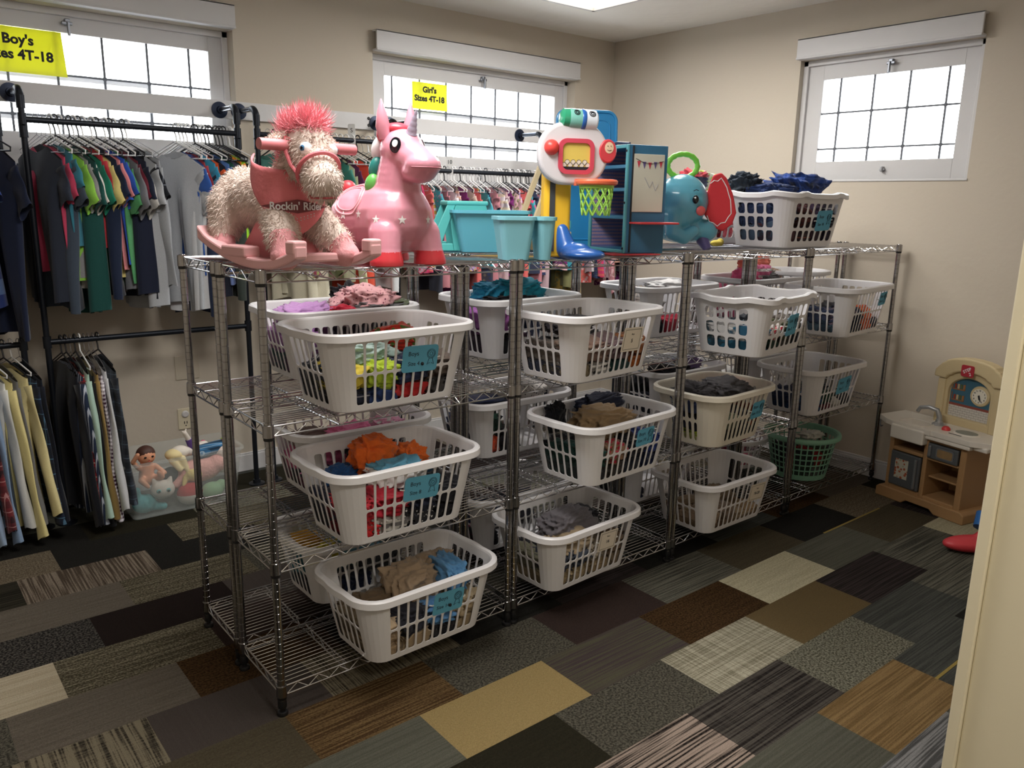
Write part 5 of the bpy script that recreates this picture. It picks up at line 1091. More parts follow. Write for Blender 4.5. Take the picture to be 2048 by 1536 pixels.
# basketball toy
def hoop():
    t = thing('toy_basketball_hoop', 'toddler basketball hoop with white face board, orange rim and green net', 'toy', (1.235, .02, 1.404), math.atan2(-.45, .90))
    blue = mat('toy_blue', (40, 96, 176), .3, coat=.3); yel = mat('toy_yellow', (240, 190, 50), .4); whi = mat('toy_white', (216, 214, 220), .35)
    blob('base', [((.02, -.02, .012), (.085, .085, .024)), ((.0, .0, .02), (.06, .055, .035)), ((-.03, .03, .03), .04, (-.045, .05, .10), .025)], blue, t, .005, 5)
    MB().prism(rrect(.105, .07, .018), .32, Matrix.Translation((-.065, .075, .0))).obj('column', yel, t, bevel=.004)
    MB().box(-.098, .036, .02, -.078, .042, .31).obj('column_stripe', mat('toy_charcoal', (60, 64, 72), .5), t)
    M = Matrix.Translation((-.025, .035, .375)) @ Matrix.Rotation(math.pi / 2, 4, 'X')
    MB().prism(rrect(.265, .222, .102, 10), .045, M).obj('board', whi, t, bevel=.014, seg=4)
    o = MB(); fr = rrect(.135, .125, .03, 6); fi = rrect(.105, .095, .02, 6); n = len(fr); Mf = M @ Matrix.Translation((0.008, -.01, .045))
    V = [Mf @ Vector((p[0], p[1], z)) for z in (0, .010) for p in fr] + [Mf @ Vector((p[0], p[1], z)) for z in (0, .010) for p in fi]
    F = []
    for i in range(n): j = (i + 1) % n; F += [[i, j, n + j, n + i], [n + i, n + j, 3 * n + j, 3 * n + i], [3 * n + i, 3 * n + j, 2 * n + j, 2 * n + i]]
    w = obj('window_frame', V, F, mat('toy_frame_rose', (206, 70, 92), .4), t)
    MB().prism(fi, .002, Mf).obj('picture_panel', mat('panel_yellow', (220, 196, 96), .5), w)
    fc = MB(); g = random.Random(4)
    for i in range(9):
        x = -.044 + .011 * i; y = -.030 + .010 * (i % 2); fc.lathe([(0.009, 0), (.009, .0008), (.0, .001)], n=12, M=Mf @ Matrix.Translation((x, y, .002)))
    fc.obj('printed_faces', mat('print_pale', (222, 214, 200), .6), w)
    fc = MB()
    for i in range(9): x = -.044 + .011 * i; y = -.030 + .010 * (i % 2); fc.tube([Mf @ Vector((x + .009 * math.cos(a), y + .009 * math.sin(a), .0032)) for a in np.linspace(0, 6.28, 12)[:-1]], .0006, 4, closed=True)
    fc.box(-.052, -.047, .0021, .052, -.036, .0030, Mf); fc.obj('printed_outline', M_ink, w)
    MB().ball(tuple(M @ Vector((-.085, .02, .045))), .028, 18).obj('red_button', mat('toy_coral', (232, 76, 70), .35), t, True)
    md = M @ Matrix.Translation((.128, .012, .045)); d = MB().lathe([(.0, .010), (.030, .010), (.034, .005), (.030, 0)], n=24, M=md, sy=1.25).obj('medallion', mat('toy_red', (204, 62, 72), .4), t, True)
    e = MB().lathe([(.0, .0125), (.017, .0115), (.017, .009)], n=18, M=md @ Matrix.Translation((0.003, .012, 0)), sy=1.2).obj('printed_face', mat('print_tan', (228, 200, 170), .5), d, True)
    q = MB(); q.ball(tuple(md @ Vector((-.003, .018, .0125))), .002, 6); q.ball(tuple(md @ Vector((.009, .018, .0125))), .002, 6); q.tube([md @ Vector((x, .006 - .004 * math.cos((x - .003) * 160), .013)) for x in np.linspace(-.005, .011, 6)], .0009, 4); q.obj('printed_smile', M_ink, d)
    # spinner roll on top
    ax = Matrix.Translation((.0, .010, .495)) @ Matrix.Rotation(math.pi / 2 + .06, 4, 'Y')
    r = MB().lathe([(.0, -.075), (.022, -.075), (.034, -.066), (.036, -.045), (.036, -.005)], n=24, M=ax).obj('spinner_cap', mat('toy_green', (46, 150, 112), .3, coat=.4), t, True)
    r = MB().lathe([(.036, -.045), (.0375, -.04), (.0375, .0)], n=24, M=ax).obj('spinner', mat('spinner_aqua', (120, 186, 176), .3, coat=.4), t, True)
    MB().lathe([(.0375, .0), (.039, .002), (.039, .014), (.0375, .016)], n=24, M=ax).obj('spinner_ring', blue, t, True)
    MB().lathe([(.0375, .016), (.037, .055), (.03, .062), (0, .062)], n=24, M=ax).obj('spinner_end', mat('spinner_white', (214, 222, 232), .3, coat=.4), t, True)
    for z0, rr in ((-.022, .010), (.036, .011)):
        sw = MB()
        for rr2 in (rr, rr * .5): sw.tube([ax @ Vector((.0385 * math.cos(2.5 + rr2 * math.cos(a) / .038), .0385 * math.sin(2.5 + rr2 * math.cos(a) / .038) * -1 if False else .0385 * math.sin(3.6 + rr2 * math.cos(a) / .038), z0 + rr2 * math.sin(a))) if False else ax @ Vector((.0385 * math.cos(-2.2 + rr2 * math.cos(a) / .038), .0385 * math.sin(-2.2 + rr2 * math.cos(a) / .038), z0 + rr2 * math.sin(a))) for a in np.linspace(0, 6.28, 14)[:-1]], .0016, 4, closed=True)
        sw.obj('printed_swirl', M_ink, t)
    # rim + net
    Mr = Matrix.Translation((.045, -.075, .268)); org = mat('toy_orange', (236, 112, 76), .35, coat=.2)
    q = MB(); q.tube([Mr @ Vector((.066 * math.cos(a), .066 * math.sin(a), .006)) for a in np.linspace(0, 6.283, 33)[:-1]], .011, 8, closed=True); q.box(-.02, -.035, .262, .075, .0, .286); q.obj('rim', org, t, True)
    nt = MB(); n = 12
    for i in range(n):
        for sgn in (1, -1):
            P = []
            for j in range(9): a = 2 * math.pi * (i + sgn * j * .25) / n; rr = .060 - .010 * j / 8; P.append(Mr @ Vector((rr * math.cos(a), rr * math.sin(a), -.006 - .105 * j / 8)))
            nt.tube(P, .0030, 5)
    nt.lathe([(.060, -.006), (.058, -.016), (.063, -.016), (.064, -.004)], tuple(Mr.translation), 28, cap=False); nt.obj('net', mat('toy_lime', (150, 200, 84), .5), t, True)
hoop()
# tall blue board behind
t = thing('blue_plastic_lid', 'large bright blue plastic lid standing upright behind the basketball toy', 'lid', (1.70, .46, 1.404), math.atan2(-.42, .91))
Ml = Matrix.Rotation(math.pi / 2 - .05, 4, 'X') @ Matrix.Translation((0, .30, 0)); bl = mat('lid_blue', (48, 140, 200), .35, coat=.2)
MB().prism(rrect(.285, .60, .045), .012, Ml).obj('panel', bl, t, bevel=.004); 
r_ = MB(); r_.tube([Ml @ Vector((p[0], p[1], .013)) for p in rrect(.275, .59, .042, 8)], .007, 8, closed=True); r_.tube([Ml @ Vector((p[0], p[1], .012)) for p in rrect(.215, .52, .03, 8)], .004, 6, closed=True); r_.obj('raised_edge', bl, t, True)
# blue market stand
def stand():
    t = thing('toy_shop_stand', 'tall blue toy shop stand with open shelves and a little whiteboard side', 'toy stand', (1.54, .06, 1.408), .0)
    bl = mat('stand_blue', (52, 110, 148), .45); tl = mat('stand_teal', (84, 156, 170), .45); W_, D_, H_ = .185, .29, .425
    t.rotation_euler = (0, 0, -.26)
    # open side faces local -x (left), whiteboard side faces local -y
    q = MB(); q.box(0, 0, 0, W_, .012, H_).box(0, D_ - .012, 0, W_, D_, H_).box(0, .012, 0, W_, D_ - .012, .014).box(0, .012, H_ - .014, W_, D_ - .012, H_); q.obj('carcass', bl, t, bevel=.003)
    MB().box(W_ - .010, .012, .014, W_ - .002, D_ - .012, H_ - .014).obj('back_panel', fabric((150, 140, 170), 'stripe', (84, 104, 168), 2.2), t)
    MB().box(.006, D_ - .015, .014, W_ - .012, D_ - .0115, H_ - .014).obj('striped_lining', fabric((176, 150, 176), 'stripe', (112, 124, 186), 2.4), t)
    for z in (.135, .245, .335): MB().box(.006, .012, z, W_ - .012, D_ - .012, z + .014).obj('shelf', bl, t, bevel=.002)
    q = MB(); q.box(-.006, -.002, 0, .004, .014, H_).box(-.006, D_ - .014, 0, .004, D_ + .002, H_).box(-.006, .014, 0, .004, D_ - .014, .014).box(-.006, .014, H_ - .014, .004, D_ - .014, H_); q.obj('front_frame', tl, t, bevel=.003)
    bd_ = MB().box(.022, -.005, .165, .168, .001, H_ - .035).obj('whiteboard', mat('whiteboard', (206, 206, 194), .3), t, bevel=.002)
    fl = MB(); fl.tube([(.03, -.007, .372), (.065, -.007, .357), (.10, -.007, .353), (.13, -.007, .357), (.162, -.007, .365)], .001, 4)
    cols = [(196, 60, 80), (96, 84, 140), (196, 60, 80), (96, 84, 140), (196, 60, 80)]
    fl.obj('bunting_string', M_ink, bd_)
    for i, c in enumerate(cols): x = .045 + .026 * i; z = .358 + .3 * abs(x - .095) * .3; MB().add([(x - .008, -.0065, z), (x + .008, -.0065, z), (x, -.0065, z - .026), (x - .008, -.0055, z), (x + .008, -.0055, z), (x, -.0055, z - .026)], [[0, 2, 1], [3, 4, 5], [0, 1, 4, 3], [1, 2, 5, 4], [2, 0, 3, 5]]).obj('bunting_flag', mat('flag_%d' % c[0], c, .6), bd_)
    sc = MB(); sc.tube([(.075, -.006, .30), (.10, -.006, .26), (.112, -.006, .285), (.128, -.006, .25), (.14, -.006, .275)], .0012, 4); sc.obj('pen_scribble', mat('pen_pale', (160, 160, 170), .5), bd_)
    MB().box(.015, -.085, .118, .20, .0, .126).obj('folding_counter', mat('toy_red2', (206, 62, 66), .4), t, bevel=.003)
    q = MB(); q.tube([(.02, -.002, .005), (.02, -.002, H_ - .005)], .004, 6)
    for z in (.02, .2, .40): q.lathe([(.005, 0), (.004, .003)], n=8, M=Matrix.Translation((-.006, .006, z)) @ Matrix.Rotation(-math.pi / 2, 4, 'Y'))
    q.obj('screw', M_ink, t)
    MB().tube([(.02, .03, H_ + .004), (.02, .12, H_ + .012), (.02, .22, H_ + .004)], .006, 8).obj('top_handle', mat('stand_dark', (44, 54, 82), .5), t, True)
stand()
o = MB().box(-.13, -.07, 0, .09, .05, .004).obj('red_toy_tray', mat('toy_red2', (206, 62, 66), .4), bevel=.0015); o.location = (1.60, .07, 1.4035); o.rotation_euler = (0, 0, -.3)
tag(o, 'thin red plastic tray under the blue toy shop stand', 'tray')
o = MB().box(-.05, -.06, 0, .05, .06, .018).obj('green_toy_block', mat('toy_lime', (150, 200, 84), .5), bevel=.004); o.location = (1.43, .20, 1.404); o.rotation_euler = (0, 0, -.3)
tag(o, 'flat lime green toy plate behind the blue hoop base', 'toy')
# elephant
def elephant():
    t = thing('toy_elephant', 'blue plastic ride-on elephant with red fabric ear and green ring handle', 'ride-on toy', (2.135, .27, 1.404), math.atan2(-.55, .83))
    m = mat('elephant_blue', (96, 172, 196), .25, coat=.5)
    # local +x = to the right of the view, -y = towards the viewer
    blob('body', [((0, 0, .215), (.125, .105, .125)), ((-.03, -.02, .15), (.09, .09, .085)), ((.02, .02, .08), (.135, .10, .055)), ((.11, .0, .085), (.07, .07, .055)), ((-.055, -.075, .15), .042, (-.06, -.09, .075), .036), ((-.06, -.09, .075), .036, (-.01, -.10, .055), .032), ((-.01, -.10, .055), .032, (.035, -.10, .085), .026)], m, t, .0055, 8)
    rg = MB(); rg.tube([(-.005 + .070 * math.cos(a), 0, .375 + .052 * math.sin(a)) for a in np.linspace(0, 6.283, 41)[:-1]], [.0125 + .0015 * math.cos(k * 2.2) for k in range(40)], 10, closed=True); rg.box(-.045, -.015, .315, .035, .015, .335)
    rg.obj('ring_handle', mat('toy_lime2', (118, 200, 70), .4), t, True)
    V = []; F = []; out = []; 
    prof = [(0, .105), (.035, .115), (.06, .095), (.095, .03), (.115, -.04), (.10, -.085), (.06, -.115), (.02, -.10), (-.03, -.05), (-.025, .03), (-.01, .08)]
    Me = Matrix.Translation((.135, -.02, .215)) @ Matrix.Rotation(math.pi / 2, 4, 'X') @ Matrix.Rotation(-.25, 4, 'Y')
    er = MB().prism([(p[0] * 1.0, p[1] * 1.15) for p in prof], .022, Me).obj('ear', mat('ear_red', (200, 50, 58), .85, bump=.2, bscale=60), t, bevel=.009, seg=3)
    k = MB(); sc = [(-.012, .075), (.005, .088), (.022, .085), (.038, .098), (.052, .082), (.068, .06), (.078, .035), (.090, .01), (.094, -.015), (.098, -.045), (.084, -.062), (.072, -.082), (.052, -.085), (.035, -.098), (.015, -.085), (-.005, -.080), (-.018, -.055)]
    k.tube([Me @ Vector((p[0] * .93, p[1] * 1.1, .0235)) for p in sc], .0022, 5); k.obj('stitching', M_eyew, er)
    MB().ball((.03, -.112, .225), (.015, .008, .019), 16).obj('eye', M_eyeb, t, True); MB().ball((.026, -.120, .232), .0045, 8).obj('eye_highlight', M_eyew, t, True)
    MB().tube([(.018, -.113, .262), (.03, -.113, .268), (.042, -.110, .264)], .0018, 5).obj('eyebrow', M_ink, t)
    MB().ball((.062, -.098, .175), (.022, .008, .022), 16).obj('cheek', mat('cheek_coral', (222, 96, 96), .4), t, True)
    MB().tube([(.10, -.03, .045), (.12, -.06, .0)], [.03, .018], 12).obj('foot', mat('foot_purple', (96, 88, 140), .4), t, True)
elephant()
o = blob('yellow_soft_toy', [((0, 0, .016), (.04, .025, .016)), ((.03, .0, .02), (.02, .018, .02))], mat('plush_yellow', (226, 206, 90), .9, noise=.4, bscale=60), None, .004, 2); o.location = (2.50, .33, 1.404); tag(o, 'small yellow patterned soft toy between the elephant and the top basket', 'soft toy')

# ------------------------------------------------------------------ play kitchen
def kitchen():
    t = thing('play_kitchen', "brown and white plastic play kitchen with arched back against the right wall", 'toy kitchen', (3.495, -.40, 0), math.atan2(-.98, -.20))
    # local +x = along the front (photo left to right), +y = towards the wall... front faces local -y
    t.rotation_euler = (0, 0, math.atan2(-.98, -.20)); S_ = 1
    br = mat('kitchen_brown', (164, 128, 88), .5); wh = mat('kitchen_white', (222, 216, 206), .35); gy = mat('kitchen_grey', (98, 102, 106), .35, .3); tn = mat('kitchen_tan', (206, 188, 148), .5); dk = mat('kitchen_inner', (128, 92, 60), .6)
    D = .24
    q = MB()
    q.prism([(-.265, 0), (-.10, 0), (-.07, .022), (.07, .022), (.10, 0), (.265, 0), (.265, .05), (.245, .065), (-.245, .065), (-.265, .05)], D + .02, Matrix.Translation((0, D, 0)) @ Matrix.Rotation(math.pi / 2, 4, 'X')); q.obj('plinth', br, t, bevel=.006)
    def bowed(x0, x1): 
        return [(x0, .06), (x1, .06), (x1 + (.0), .2), (x1, .40), (x0, .40), (x0, .2)]
    q = MB(); q.box(-.225, 0, .06, -.200, D, .41).box(-.015, 0, .06, .010, D, .41).box(.190, 0, .06, .225, D, .41).box(-.225, D - .012, .06, .225, D, .41)
    q.box(-.20, 0, .285, -.015, D, .305).box(-.20, 0, .06, -.015, D, .085).box(.01, 0, .06, .19, D, .08).box(.01, 0, .285, .19, D, .298).box(.01, .03, .18, .19, D, .192).box(-.20, 0, .385, .19, D, .41)
    q.obj('cabinet_body', br, t, bevel=.005)
    d = MB().box(-.198, -.012, .088, -.018, .008, .282).obj('fridge_door', gy, t, bevel=.006); MB().box(-.045, -.028, .10, -.030, -.010, .27).obj('handle', mat('kitchen_lgrey', (128, 132, 136), .3, .4), d, bevel=.006)
    p = MB().box(-.165, -.0145, .135, -.085, -.0115, .245).obj('printed_picture', fabric((200, 196, 180), 'floral', (170, 90, 60), 1.3), d, bevel=.001)
    d = MB().box(.014, -.012, .300, .186, .008, .382).obj('microwave_door', gy, t, bevel=.005); MB().box(.024, -.026, .312, .040, -.010, .372).obj('handle', mat('kitchen_lgrey', (128, 132, 136), .3, .4), d, bevel=.006)
    MB().prism(rrect(.10, .055, .012), .003, Matrix.Translation((.115, -.011, .341)) @ Matrix.Rotation(math.pi / 2, 4, 'X')).obj('window_rim', mat('kitchen_lgrey', (170, 172, 172), .3, .3), d)
    MB().prism(rrect(.086, .043, .009), .001, Matrix.Translation((.115, -.0142, .341)) @ Matrix.Rotation(math.pi / 2, 4, 'X')).obj('printed_pie', fabric((70, 84, 80), 'wash', (196, 150, 90), 1), d)
    # counter
    q = MB(); q.prism([(-.33, .03), (-.25, -.02), (-.20, -.035), (.03, -.035), (.03, -.03), (.25, -.03), (.33, .02), (.33, D + .01), (-.33, D + .01)], .030, Matrix.Translation((0, 0, .425))); q.obj('countertop', wh, t, bevel=.008, seg=3)
    q = MB(); q.box(-.20, -.045, .362, .0, .02, .44); q.obj('sink_front', wh, t, bevel=.008, seg=3)
    q = MB(); q.prism([(.0, -.028), (.25, -.028), (.25, .02), (0, .02)], .022, Matrix.Translation((0, 0, .402))); q.box(.25, .0, .405, .325, .03, .43); q.obj('counter_edge', wh, t, bevel=.006)
    sk = tub(t, .12, .10, .145, .13, .035, wh, 'sink_basin', cx=-.11, cy=.055, rim=.006, th=.003); sk.location.z = .424
    f = MB(); f.tube([(-.03, .12, .452), (-.03, .12, .50), (-.045, .115, .535), (-.085, .10, .545), (-.125, .085, .535), (-.137, .08, .51)], [.018, .014, .013, .012, .011, .010], 12); f.lathe([(.034, 0), (.034, .008), (.02, .018), (.017, .03)], (-.03, .12, .453), 20); f.obj('faucet', mat('kitchen_silver', (168, 170, 172), .3, .5), t, True)
    b = MB().lathe([(.0, .006), (.058, .006), (.066, .004), (.070, 0)], (.155, .085, .455), 32, sy=.8).obj('burner_ring', wh, t, True); MB().lathe([(0, .0075), (.056, .0072), (.057, .005)], (.155, .085, .455), 32, sy=.8).obj('burner', mat('burner_grey', (140, 142, 132), .5), t, True)
    MB().lathe([(.022, 0), (.021, .010), (.012, .020), (0, .021)], (.055, .06, .455), 20).obj('red_knob', mat('toy_red2', (206, 62, 66), .4), t, True)
    MB().box(.10, .015, .455, .17, .022, .4565).obj('vent_slot', M_ink, t)
    # arched back
    y0, y1 = D - .055, D + .005
    def arch(w, h, base, rise, n=16): return [(-w, base)] + [(w, base)] + [(w * math.cos(a), h - rise + rise * math.sin(a)) for a in np.linspace(0, math.pi, n)]
    Mb = Matrix.Translation((.065, y1, .452)) @ Matrix.Rotation(math.pi / 2, 4, 'X')
    O = arch(.165, .33, 0, .10, 18); I = arch(.118, .270, .045, .085, 18); n = len(O); V = [Mb @ Vector((p[0], p[1], z)) for z in (0, .05) for p in O] + [Mb @ Vector((p[0], p[1], z)) for z in (.025, .05) for p in I]
    F = [list(range(n))]
    for i in range(n): j = (i + 1) % n; F += [[i, j, n + j, n + i], [n + i, n + j, 3 * n + j, 3 * n + i], [3 * n + i, 3 * n + j, 2 * n + j, 2 * n + i]]
    F.append([2 * n + i for i in range(n)])
    bk = obj('back_panel', V, F, tn, t); bb_ = bk.modifiers.new('b', 'BEVEL'); bb_.width = .007; bb_.segments = 2; bb_.limit_method = 'ANGLE'; bb_.angle_limit = .8
    cr = MB(); P = [(-.20, .255), (-.195, .295), (-.16, .335)] + [(.15 * math.cos(a), .335 + .045 * math.sin(a)) for a in np.linspace(math.pi * .95, .05 * math.pi, 10)] + [(.16, .335), (.195, .295), (.20, .255), (.13, .25), (.12, .27)] + [(.10 * math.cos(a), .275 + .03 * math.sin(a)) for a in np.linspace(.1, math.pi - .1, 8)] + [(-.12, .27), (-.13, .25)]
    cr.prism(P, .075, Mb @ Matrix.Translation((0, 0, -.004))); cr.obj('arch_top', tn, bk, bevel=.010, seg=3)
    for s in (-1, 1): MB().prism([(s * .155 - .022, .0), (s * .155 + .022, 0), (s * .155 + .022, .25), (s * .155 - .022, .25)], .060, Mb).obj('column', tn, bk, bevel=.007)
    Mi = Mb @ Matrix.Translation((0, 0, .0262))
    st = MB().prism(I, .0008, Mi).obj('printed_backdrop', mat('print_blue', (60, 104, 126), .6), bk)
    MB().box(-.117, .046, .0009, .117, .110, .0014, Mi).obj('printed_brick', mat('print_brick', (206, 202, 194), .6), st)
    q = MB()
    for r in range(5):
        q.box(-.117, .046 + .0125 * r, .0014, .117, .0475 + .0125 * r, .0018, Mi)
        for c in range(9): x = -.112 + .026 * c + (.013 if r % 2 else 0); (x < .115) and q.box(x, .046 + .0125 * r, .0014, x + .0012, min(.110, .0585 + .0125 * r), .0018, Mi)
    q.obj('printed_mortar', mat('print_mortar', (140, 136, 128), .6), st)
    MB().box(-.117, .108, .0014, .117, .121, .0022, Mi).obj('printed_shelf', mat('print_redbrown', (140, 72, 60), .6), st)
    q = MB(); 
    for z in (.135, .195): q.box(-.108, z, .0012, -.035, z + .006, .003, Mi).box(-.108, z, .0012, -.104, z + .045, .003, Mi).box(-.039, z, .0012, -.035, z + .035, .003, Mi)
    q.obj('printed_rack', mat('print_wood', (150, 100, 62), .6), st)
    for i, (x, z, c) in enumerate([(-.095 + .016 * k, zz, cc) for zz in (.142, .202) for k, cc in enumerate([(150, 60, 40), (190, 170, 130), (90, 100, 60), (160, 110, 60)])]): MB().box(x, z, .0012, x + .011, z + .026, .0028, Mi).obj('printed_jar', mat('jar_%d' % c[0], c, .5), st)
    ck = MB().lathe([(.0, .010), (.040, .010), (.052, .007), (.056, 0)], n=36, M=Mi @ Matrix.Translation((.052, .185, 0))).obj('clock_rim', tn, bk, True)
    MB().lathe([(0, .0112), (.040, .0108), (.041, .009)], n=32, M=Mi @ Matrix.Translation((.052, .185, 0))).obj('clock_face', mat('clock_white', (232, 228, 214), .5), ck)
    for h_ in range(12):
        a = math.pi / 2 - 2 * math.pi * (h_ + 1) / 12; text('numeral', str(h_ + 1), .012, M_ink, ck, Mi @ Matrix.Translation((.052 + .032 * math.cos(a), .185 + .032 * math.sin(a), .0116)), .0002, .0003)
    q = MB(); q.tube([Mi @ Vector((.050, .192, .013)), Mi @ Vector((.062, .158, .013))], [.004, .002], 6); q.tube([Mi @ Vector((.050, .19, .0135)), Mi @ Vector((.056, .168, .0135))], [.005, .004], 6); q.obj('clock_hands', M_ink, ck)
    lg = MB().prism(rrect(.070, .062, .010), .004, Mb @ Matrix.Translation((-.008, .315, .0715))).obj('logo_badge', mat('logo_red', (172, 44, 58), .5), bk)
    text('logo_lettering', 'STEP', .023, M_eyew, lg, Mb @ Matrix.Translation((-.010, .318, .0762)) @ Matrix.Rotation(.55, 4, 'Z'), .0002, .0004); text('logo_lettering', '2', .024, M_eyew, lg, Mb @ Matrix.Translation((.008, .300, .0762)) @ Matrix.Rotation(.35, 4, 'Z'), .0002, .0004)
    q = MB().tube([(-.30, .0, .43), (-.30, -.002, .405), (-.29, -.004, .395), (-.28, -.004, .402)], .004, 6).obj('hook', mat('kitchen_grey', (98, 102, 106), .35, .3), t, True)
kitchen()
# red toy part with blue joint by the door casing
t = thing('toy_airplane', 'smooth red plastic toy wing with a blue joint on the carpet by the casing', 'toy', (3.125, -.825, 0), math.atan2(-.63, .776))
blob('wing', [((0, 0, .042), (.15, .06, .040)), ((.03, 0, .055), .042, (.12, .04, .10), .036)], mat('toy_red', (204, 62, 72), .4), t, .005, 6)
MB().tube([(.06, .055, .10), (.095, .09, .155)], [.036, .042], 16).obj('joint', mat('toy_blue2', (52, 110, 180), .35), t, True)

# ------------------------------------------------------------------ clear bin of dolls and soft toys
t = thing('clear_plastic_bin', 'clear plastic storage bin of dolls and soft toys by the back wall', 'storage bin', (.315, 2.055, 0.003), 0)
t.rotation_euler = (0, 0, -.02)
b_ = tub(t, .52, .27, .60, .33, .30, M_bin, 'tub', th=.003, rim=.012, r=.03)
def toy(name, label, cat, parts, m, loc, rz=0, extra=None, vox=.006, fn=None):
    r = blob(name, parts, m, None, vox, 4, fn); r.location = loc; r.rotation_euler = (0, 0, rz); tag(r, label, cat)
    if extra: extra(r)
    return r
skin = mat('doll_skin', (222, 158, 124), .5); hairb = mat('doll_hair_brown', (70, 40, 30), .6); blond = mat('doll_hair_blond', (230, 212, 160), .8)
def face(r, c, s, m_hair=None, eye=M_eyeb):
    for sx in (-1, 1): MB().ball((c[0] + sx * s * .40, c[1] - s * .86, c[2] + s * .05), (s * .16, s * .08, s * .11), 10).obj('eye', eye, r, True)
    MB().ball((c[0], c[1] - s * .98, c[2] - s * .18), (s * .1, s * .08, s * .08), 8).obj('nose', r.data.materials[0], r, True)
    MB().ball((c[0], c[1] - s * .86, c[2] - s * .45), (s * .16, s * .06, s * .05), 8).obj('lips', mat('doll_lips', (196, 84, 80), .5), r, True)
toy('baby_doll', 'bare baby doll with painted brown hair at the left end of the clear bin', 'doll', [((0, 0, .19), (.045, .042, .045)), ((0, .01, .13), .035, (0, .02, .06), .04), ((-.04, 0, .13), .014, (-.075, -.02, .175), .012), ((-.075, -.02, .175), .012, (-.055, -.04, .215), .012), ((.04, 0, .13), .014, (.075, -.03, .09), .012), ((-.02, .01, .06), .02, (-.05, -.05, .08), .017), ((-.05, -.05, .08), .017, (-.03, -.075, .05), .012), ((.02, .01, .06), .02, (.05, -.05, .08), .017), ((.05, -.05, .08), .017, (.03, -.07, .11), .012)], skin, (.155, 2.01, .115), .1,
    lambda r: (face(r, (0, 0, .19), .045), MB().ball((0, .006, .200), (.047, .044, .043), 18).obj('hair', hairb, r, True)))
toy('cat_ball_toy', 'round white cat-face plush pressed against the front of the clear bin', 'soft toy', [((0, 0, .05), (.06, .045, .05)), ((-.035, 0, .09), .016, (-.042, 0, .112), .007), ((.035, 0, .09), .016, (.042, 0, .112), .007)], mat('plush_white', (222, 218, 210), .85), (.21, 1.965, .075), -.15,
    lambda r: [MB().ball((sx * .022, -.038, .055), (.013, .008, .011), 12).obj('eye_patch', mat('patch_teal', (108, 178, 180), .7), r, True) and MB().ball((sx * .022, -.046, .055), .006, 8).obj('eye', M_eyeb, r, True) for sx in (-1, 1)])
toy('plush_ball', 'red and white round plush ball at the front of the clear bin', 'soft toy', [((0, 0, .06), (.068, .05, .06))], [mat('plush_white', (222, 218, 210), .85), mat('plush_red', (190, 50, 54), .85)], (.345, 1.97, .012), 0, None, .006, lambda c: 1 if c.z > .062 else 0)
toy('teal_plush', 'teal soft toy at the bottom left of the clear bin', 'soft toy', [((0, 0, .05), (.06, .045, .05)), ((.03, 0, .03), .025, (.09, -.01, .02), .02), ((-.03, 0, .08), .02, (-.03, -.01, .13), .016)], mat('plush_teal', (96, 178, 184), .9, bump=.4, bscale=60), (.12, 1.985, .012))
toy('blond_doll', 'blond rag doll with purple sleeve and raised white hand in the clear bin', 'doll', [((0, 0, .10), (.05, .04, .035)), ((.04, .02, .09), .028, (.14, .05, .09), .035)], mat('doll_cloth_white', (228, 220, 210), .8), (.33, 2.04, .185), 0,
    lambda r: (blob('hair', [((-.035, -.01, .095), (.045, .045, .03)), ((-.05, -.03, .07), .02, (-.02, -.05, .02), .014), ((0, -.03, .07), .02, (.02, -.05, .0), .012)], blond, r, .005, 2), MB().tube([(.075, .02, .10), (.055, .02, .155)], [.022, .018], 12).obj('sleeve', mat('doll_purple', (84, 56, 124), .8), r, True),
               blob('hand', [((.055, .02, .155), .014, (.035, .01, .195), .012), ((.035, .01, .195), .006, (.022, .01, .205), .005), ((.036, .01, .20), .006, (.042, .01, .215), .005)], mat('doll_cloth_white', (228, 220, 210), .8), r, .004, 2)))
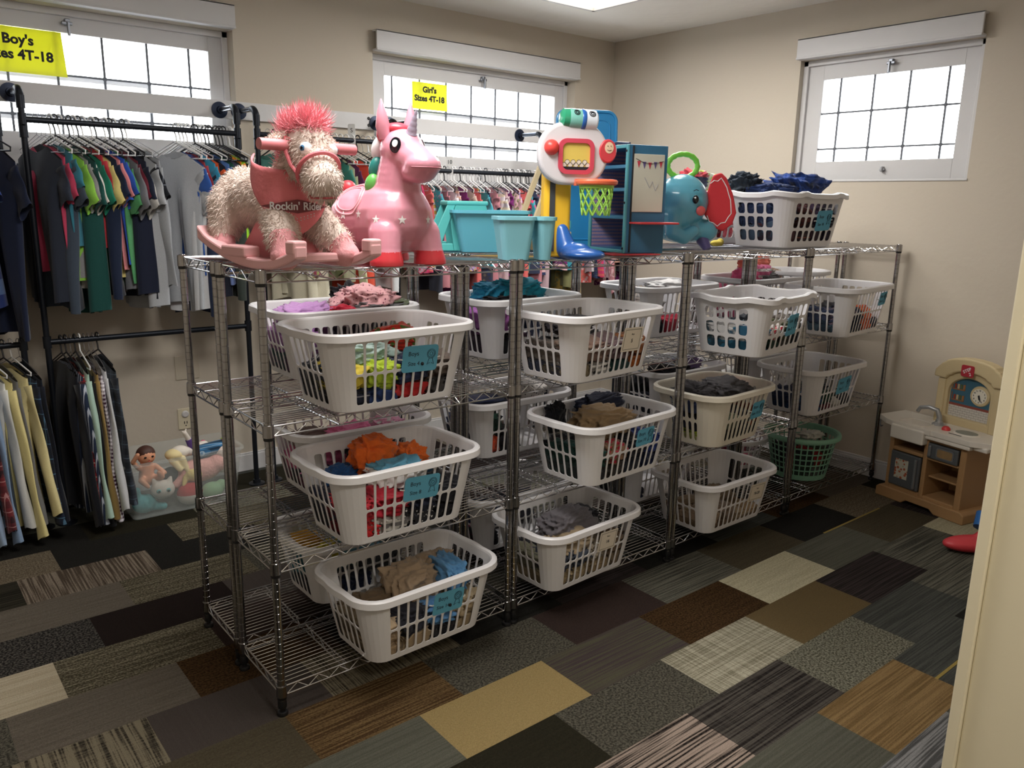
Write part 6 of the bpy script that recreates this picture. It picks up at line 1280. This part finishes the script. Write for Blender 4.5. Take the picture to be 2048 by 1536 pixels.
toy('blue_plaid_doll', 'doll in a blue sequinned plaid dress lying on top in the clear bin', 'doll', [((0, 0, .05), .04, (.12, .02, .06), .035)], fabric((70, 130, 180), 'plaid', (210, 230, 240), 2.5), (.43, 2.04, .215), 0, lambda r: MB().ball((.155, .02, .07), (.035, .035, .035), 14).obj('pink_hair', mat('hair_pink', (226, 90, 120), .9), r, True))
toy('pink_fluffy_toy', 'large pale pink fluffy soft toy in the middle of the clear bin', 'soft toy', [((0, 0, .07), (.12, .06, .065)), ((.09, 0, .09), (.06, .05, .05)), ((-.09, -.01, .05), .03, (-.13, -.02, .02), .025)], mat('plush_palepink', (226, 168, 160), .95, bump=.6, bscale=80), (.42, 2.03, .10))
toy('white_plush', 'white fluffy soft toy at the right end of the clear bin', 'soft toy', [((0, 0, .06), (.05, .05, .06)), ((.0, 0, .12), (.04, .04, .04))], mat('plush_white2', (232, 216, 206), .95, bump=.6, bscale=80), (.555, 2.04, .125))
toy('green_plush', 'pale green soft toy low in the middle of the clear bin', 'soft toy', [((0, 0, .05), (.06, .045, .045)), ((.05, 0, .07), (.03, .03, .03))], mat('plush_green', (150, 190, 150), .9), (.465, 1.98, .012))
toy('black_plush', 'black soft toy behind the cat plush in the clear bin', 'soft toy', [((0, 0, .06), (.06, .045, .06))], mat('plush_black', (40, 40, 46), .9), (.28, 2.05, .09))
toy('yellow_fringe_toy', 'cream and yellow fringed soft toy in the clear bin', 'soft toy', [((0, 0, .03), (.045, .035, .035)), ((-.04, 0, .02), .018, (-.06, -.02, -.01), .01)], mat('plush_cream', (226, 206, 130), .95, bump=.6, bscale=90), (.375, 1.985, .135))
o = MB().ball((0, 0, .02), .018, 14).obj('pink_pompom', mat('pompom', (214, 60, 110), .9), None, True); o.location = (.475, 2.11, .27); tag(o, 'small magenta pompom on top of the clear bin toys', 'pompom')
o = MB(); o.prism([(0, 0), (.02, .012), (.05, .014), (.075, 0), (.05, -.016), (.02, -.012)], .003); o = o.obj('leaf_toy', mat('leaf_green', (140, 190, 70), .7)); o.location = (.55, 2.05, .315); o.rotation_euler = (.5, -.4, -.4); tag(o, 'lime green felt leaf on top of the white soft toy in the clear bin', 'felt leaf')
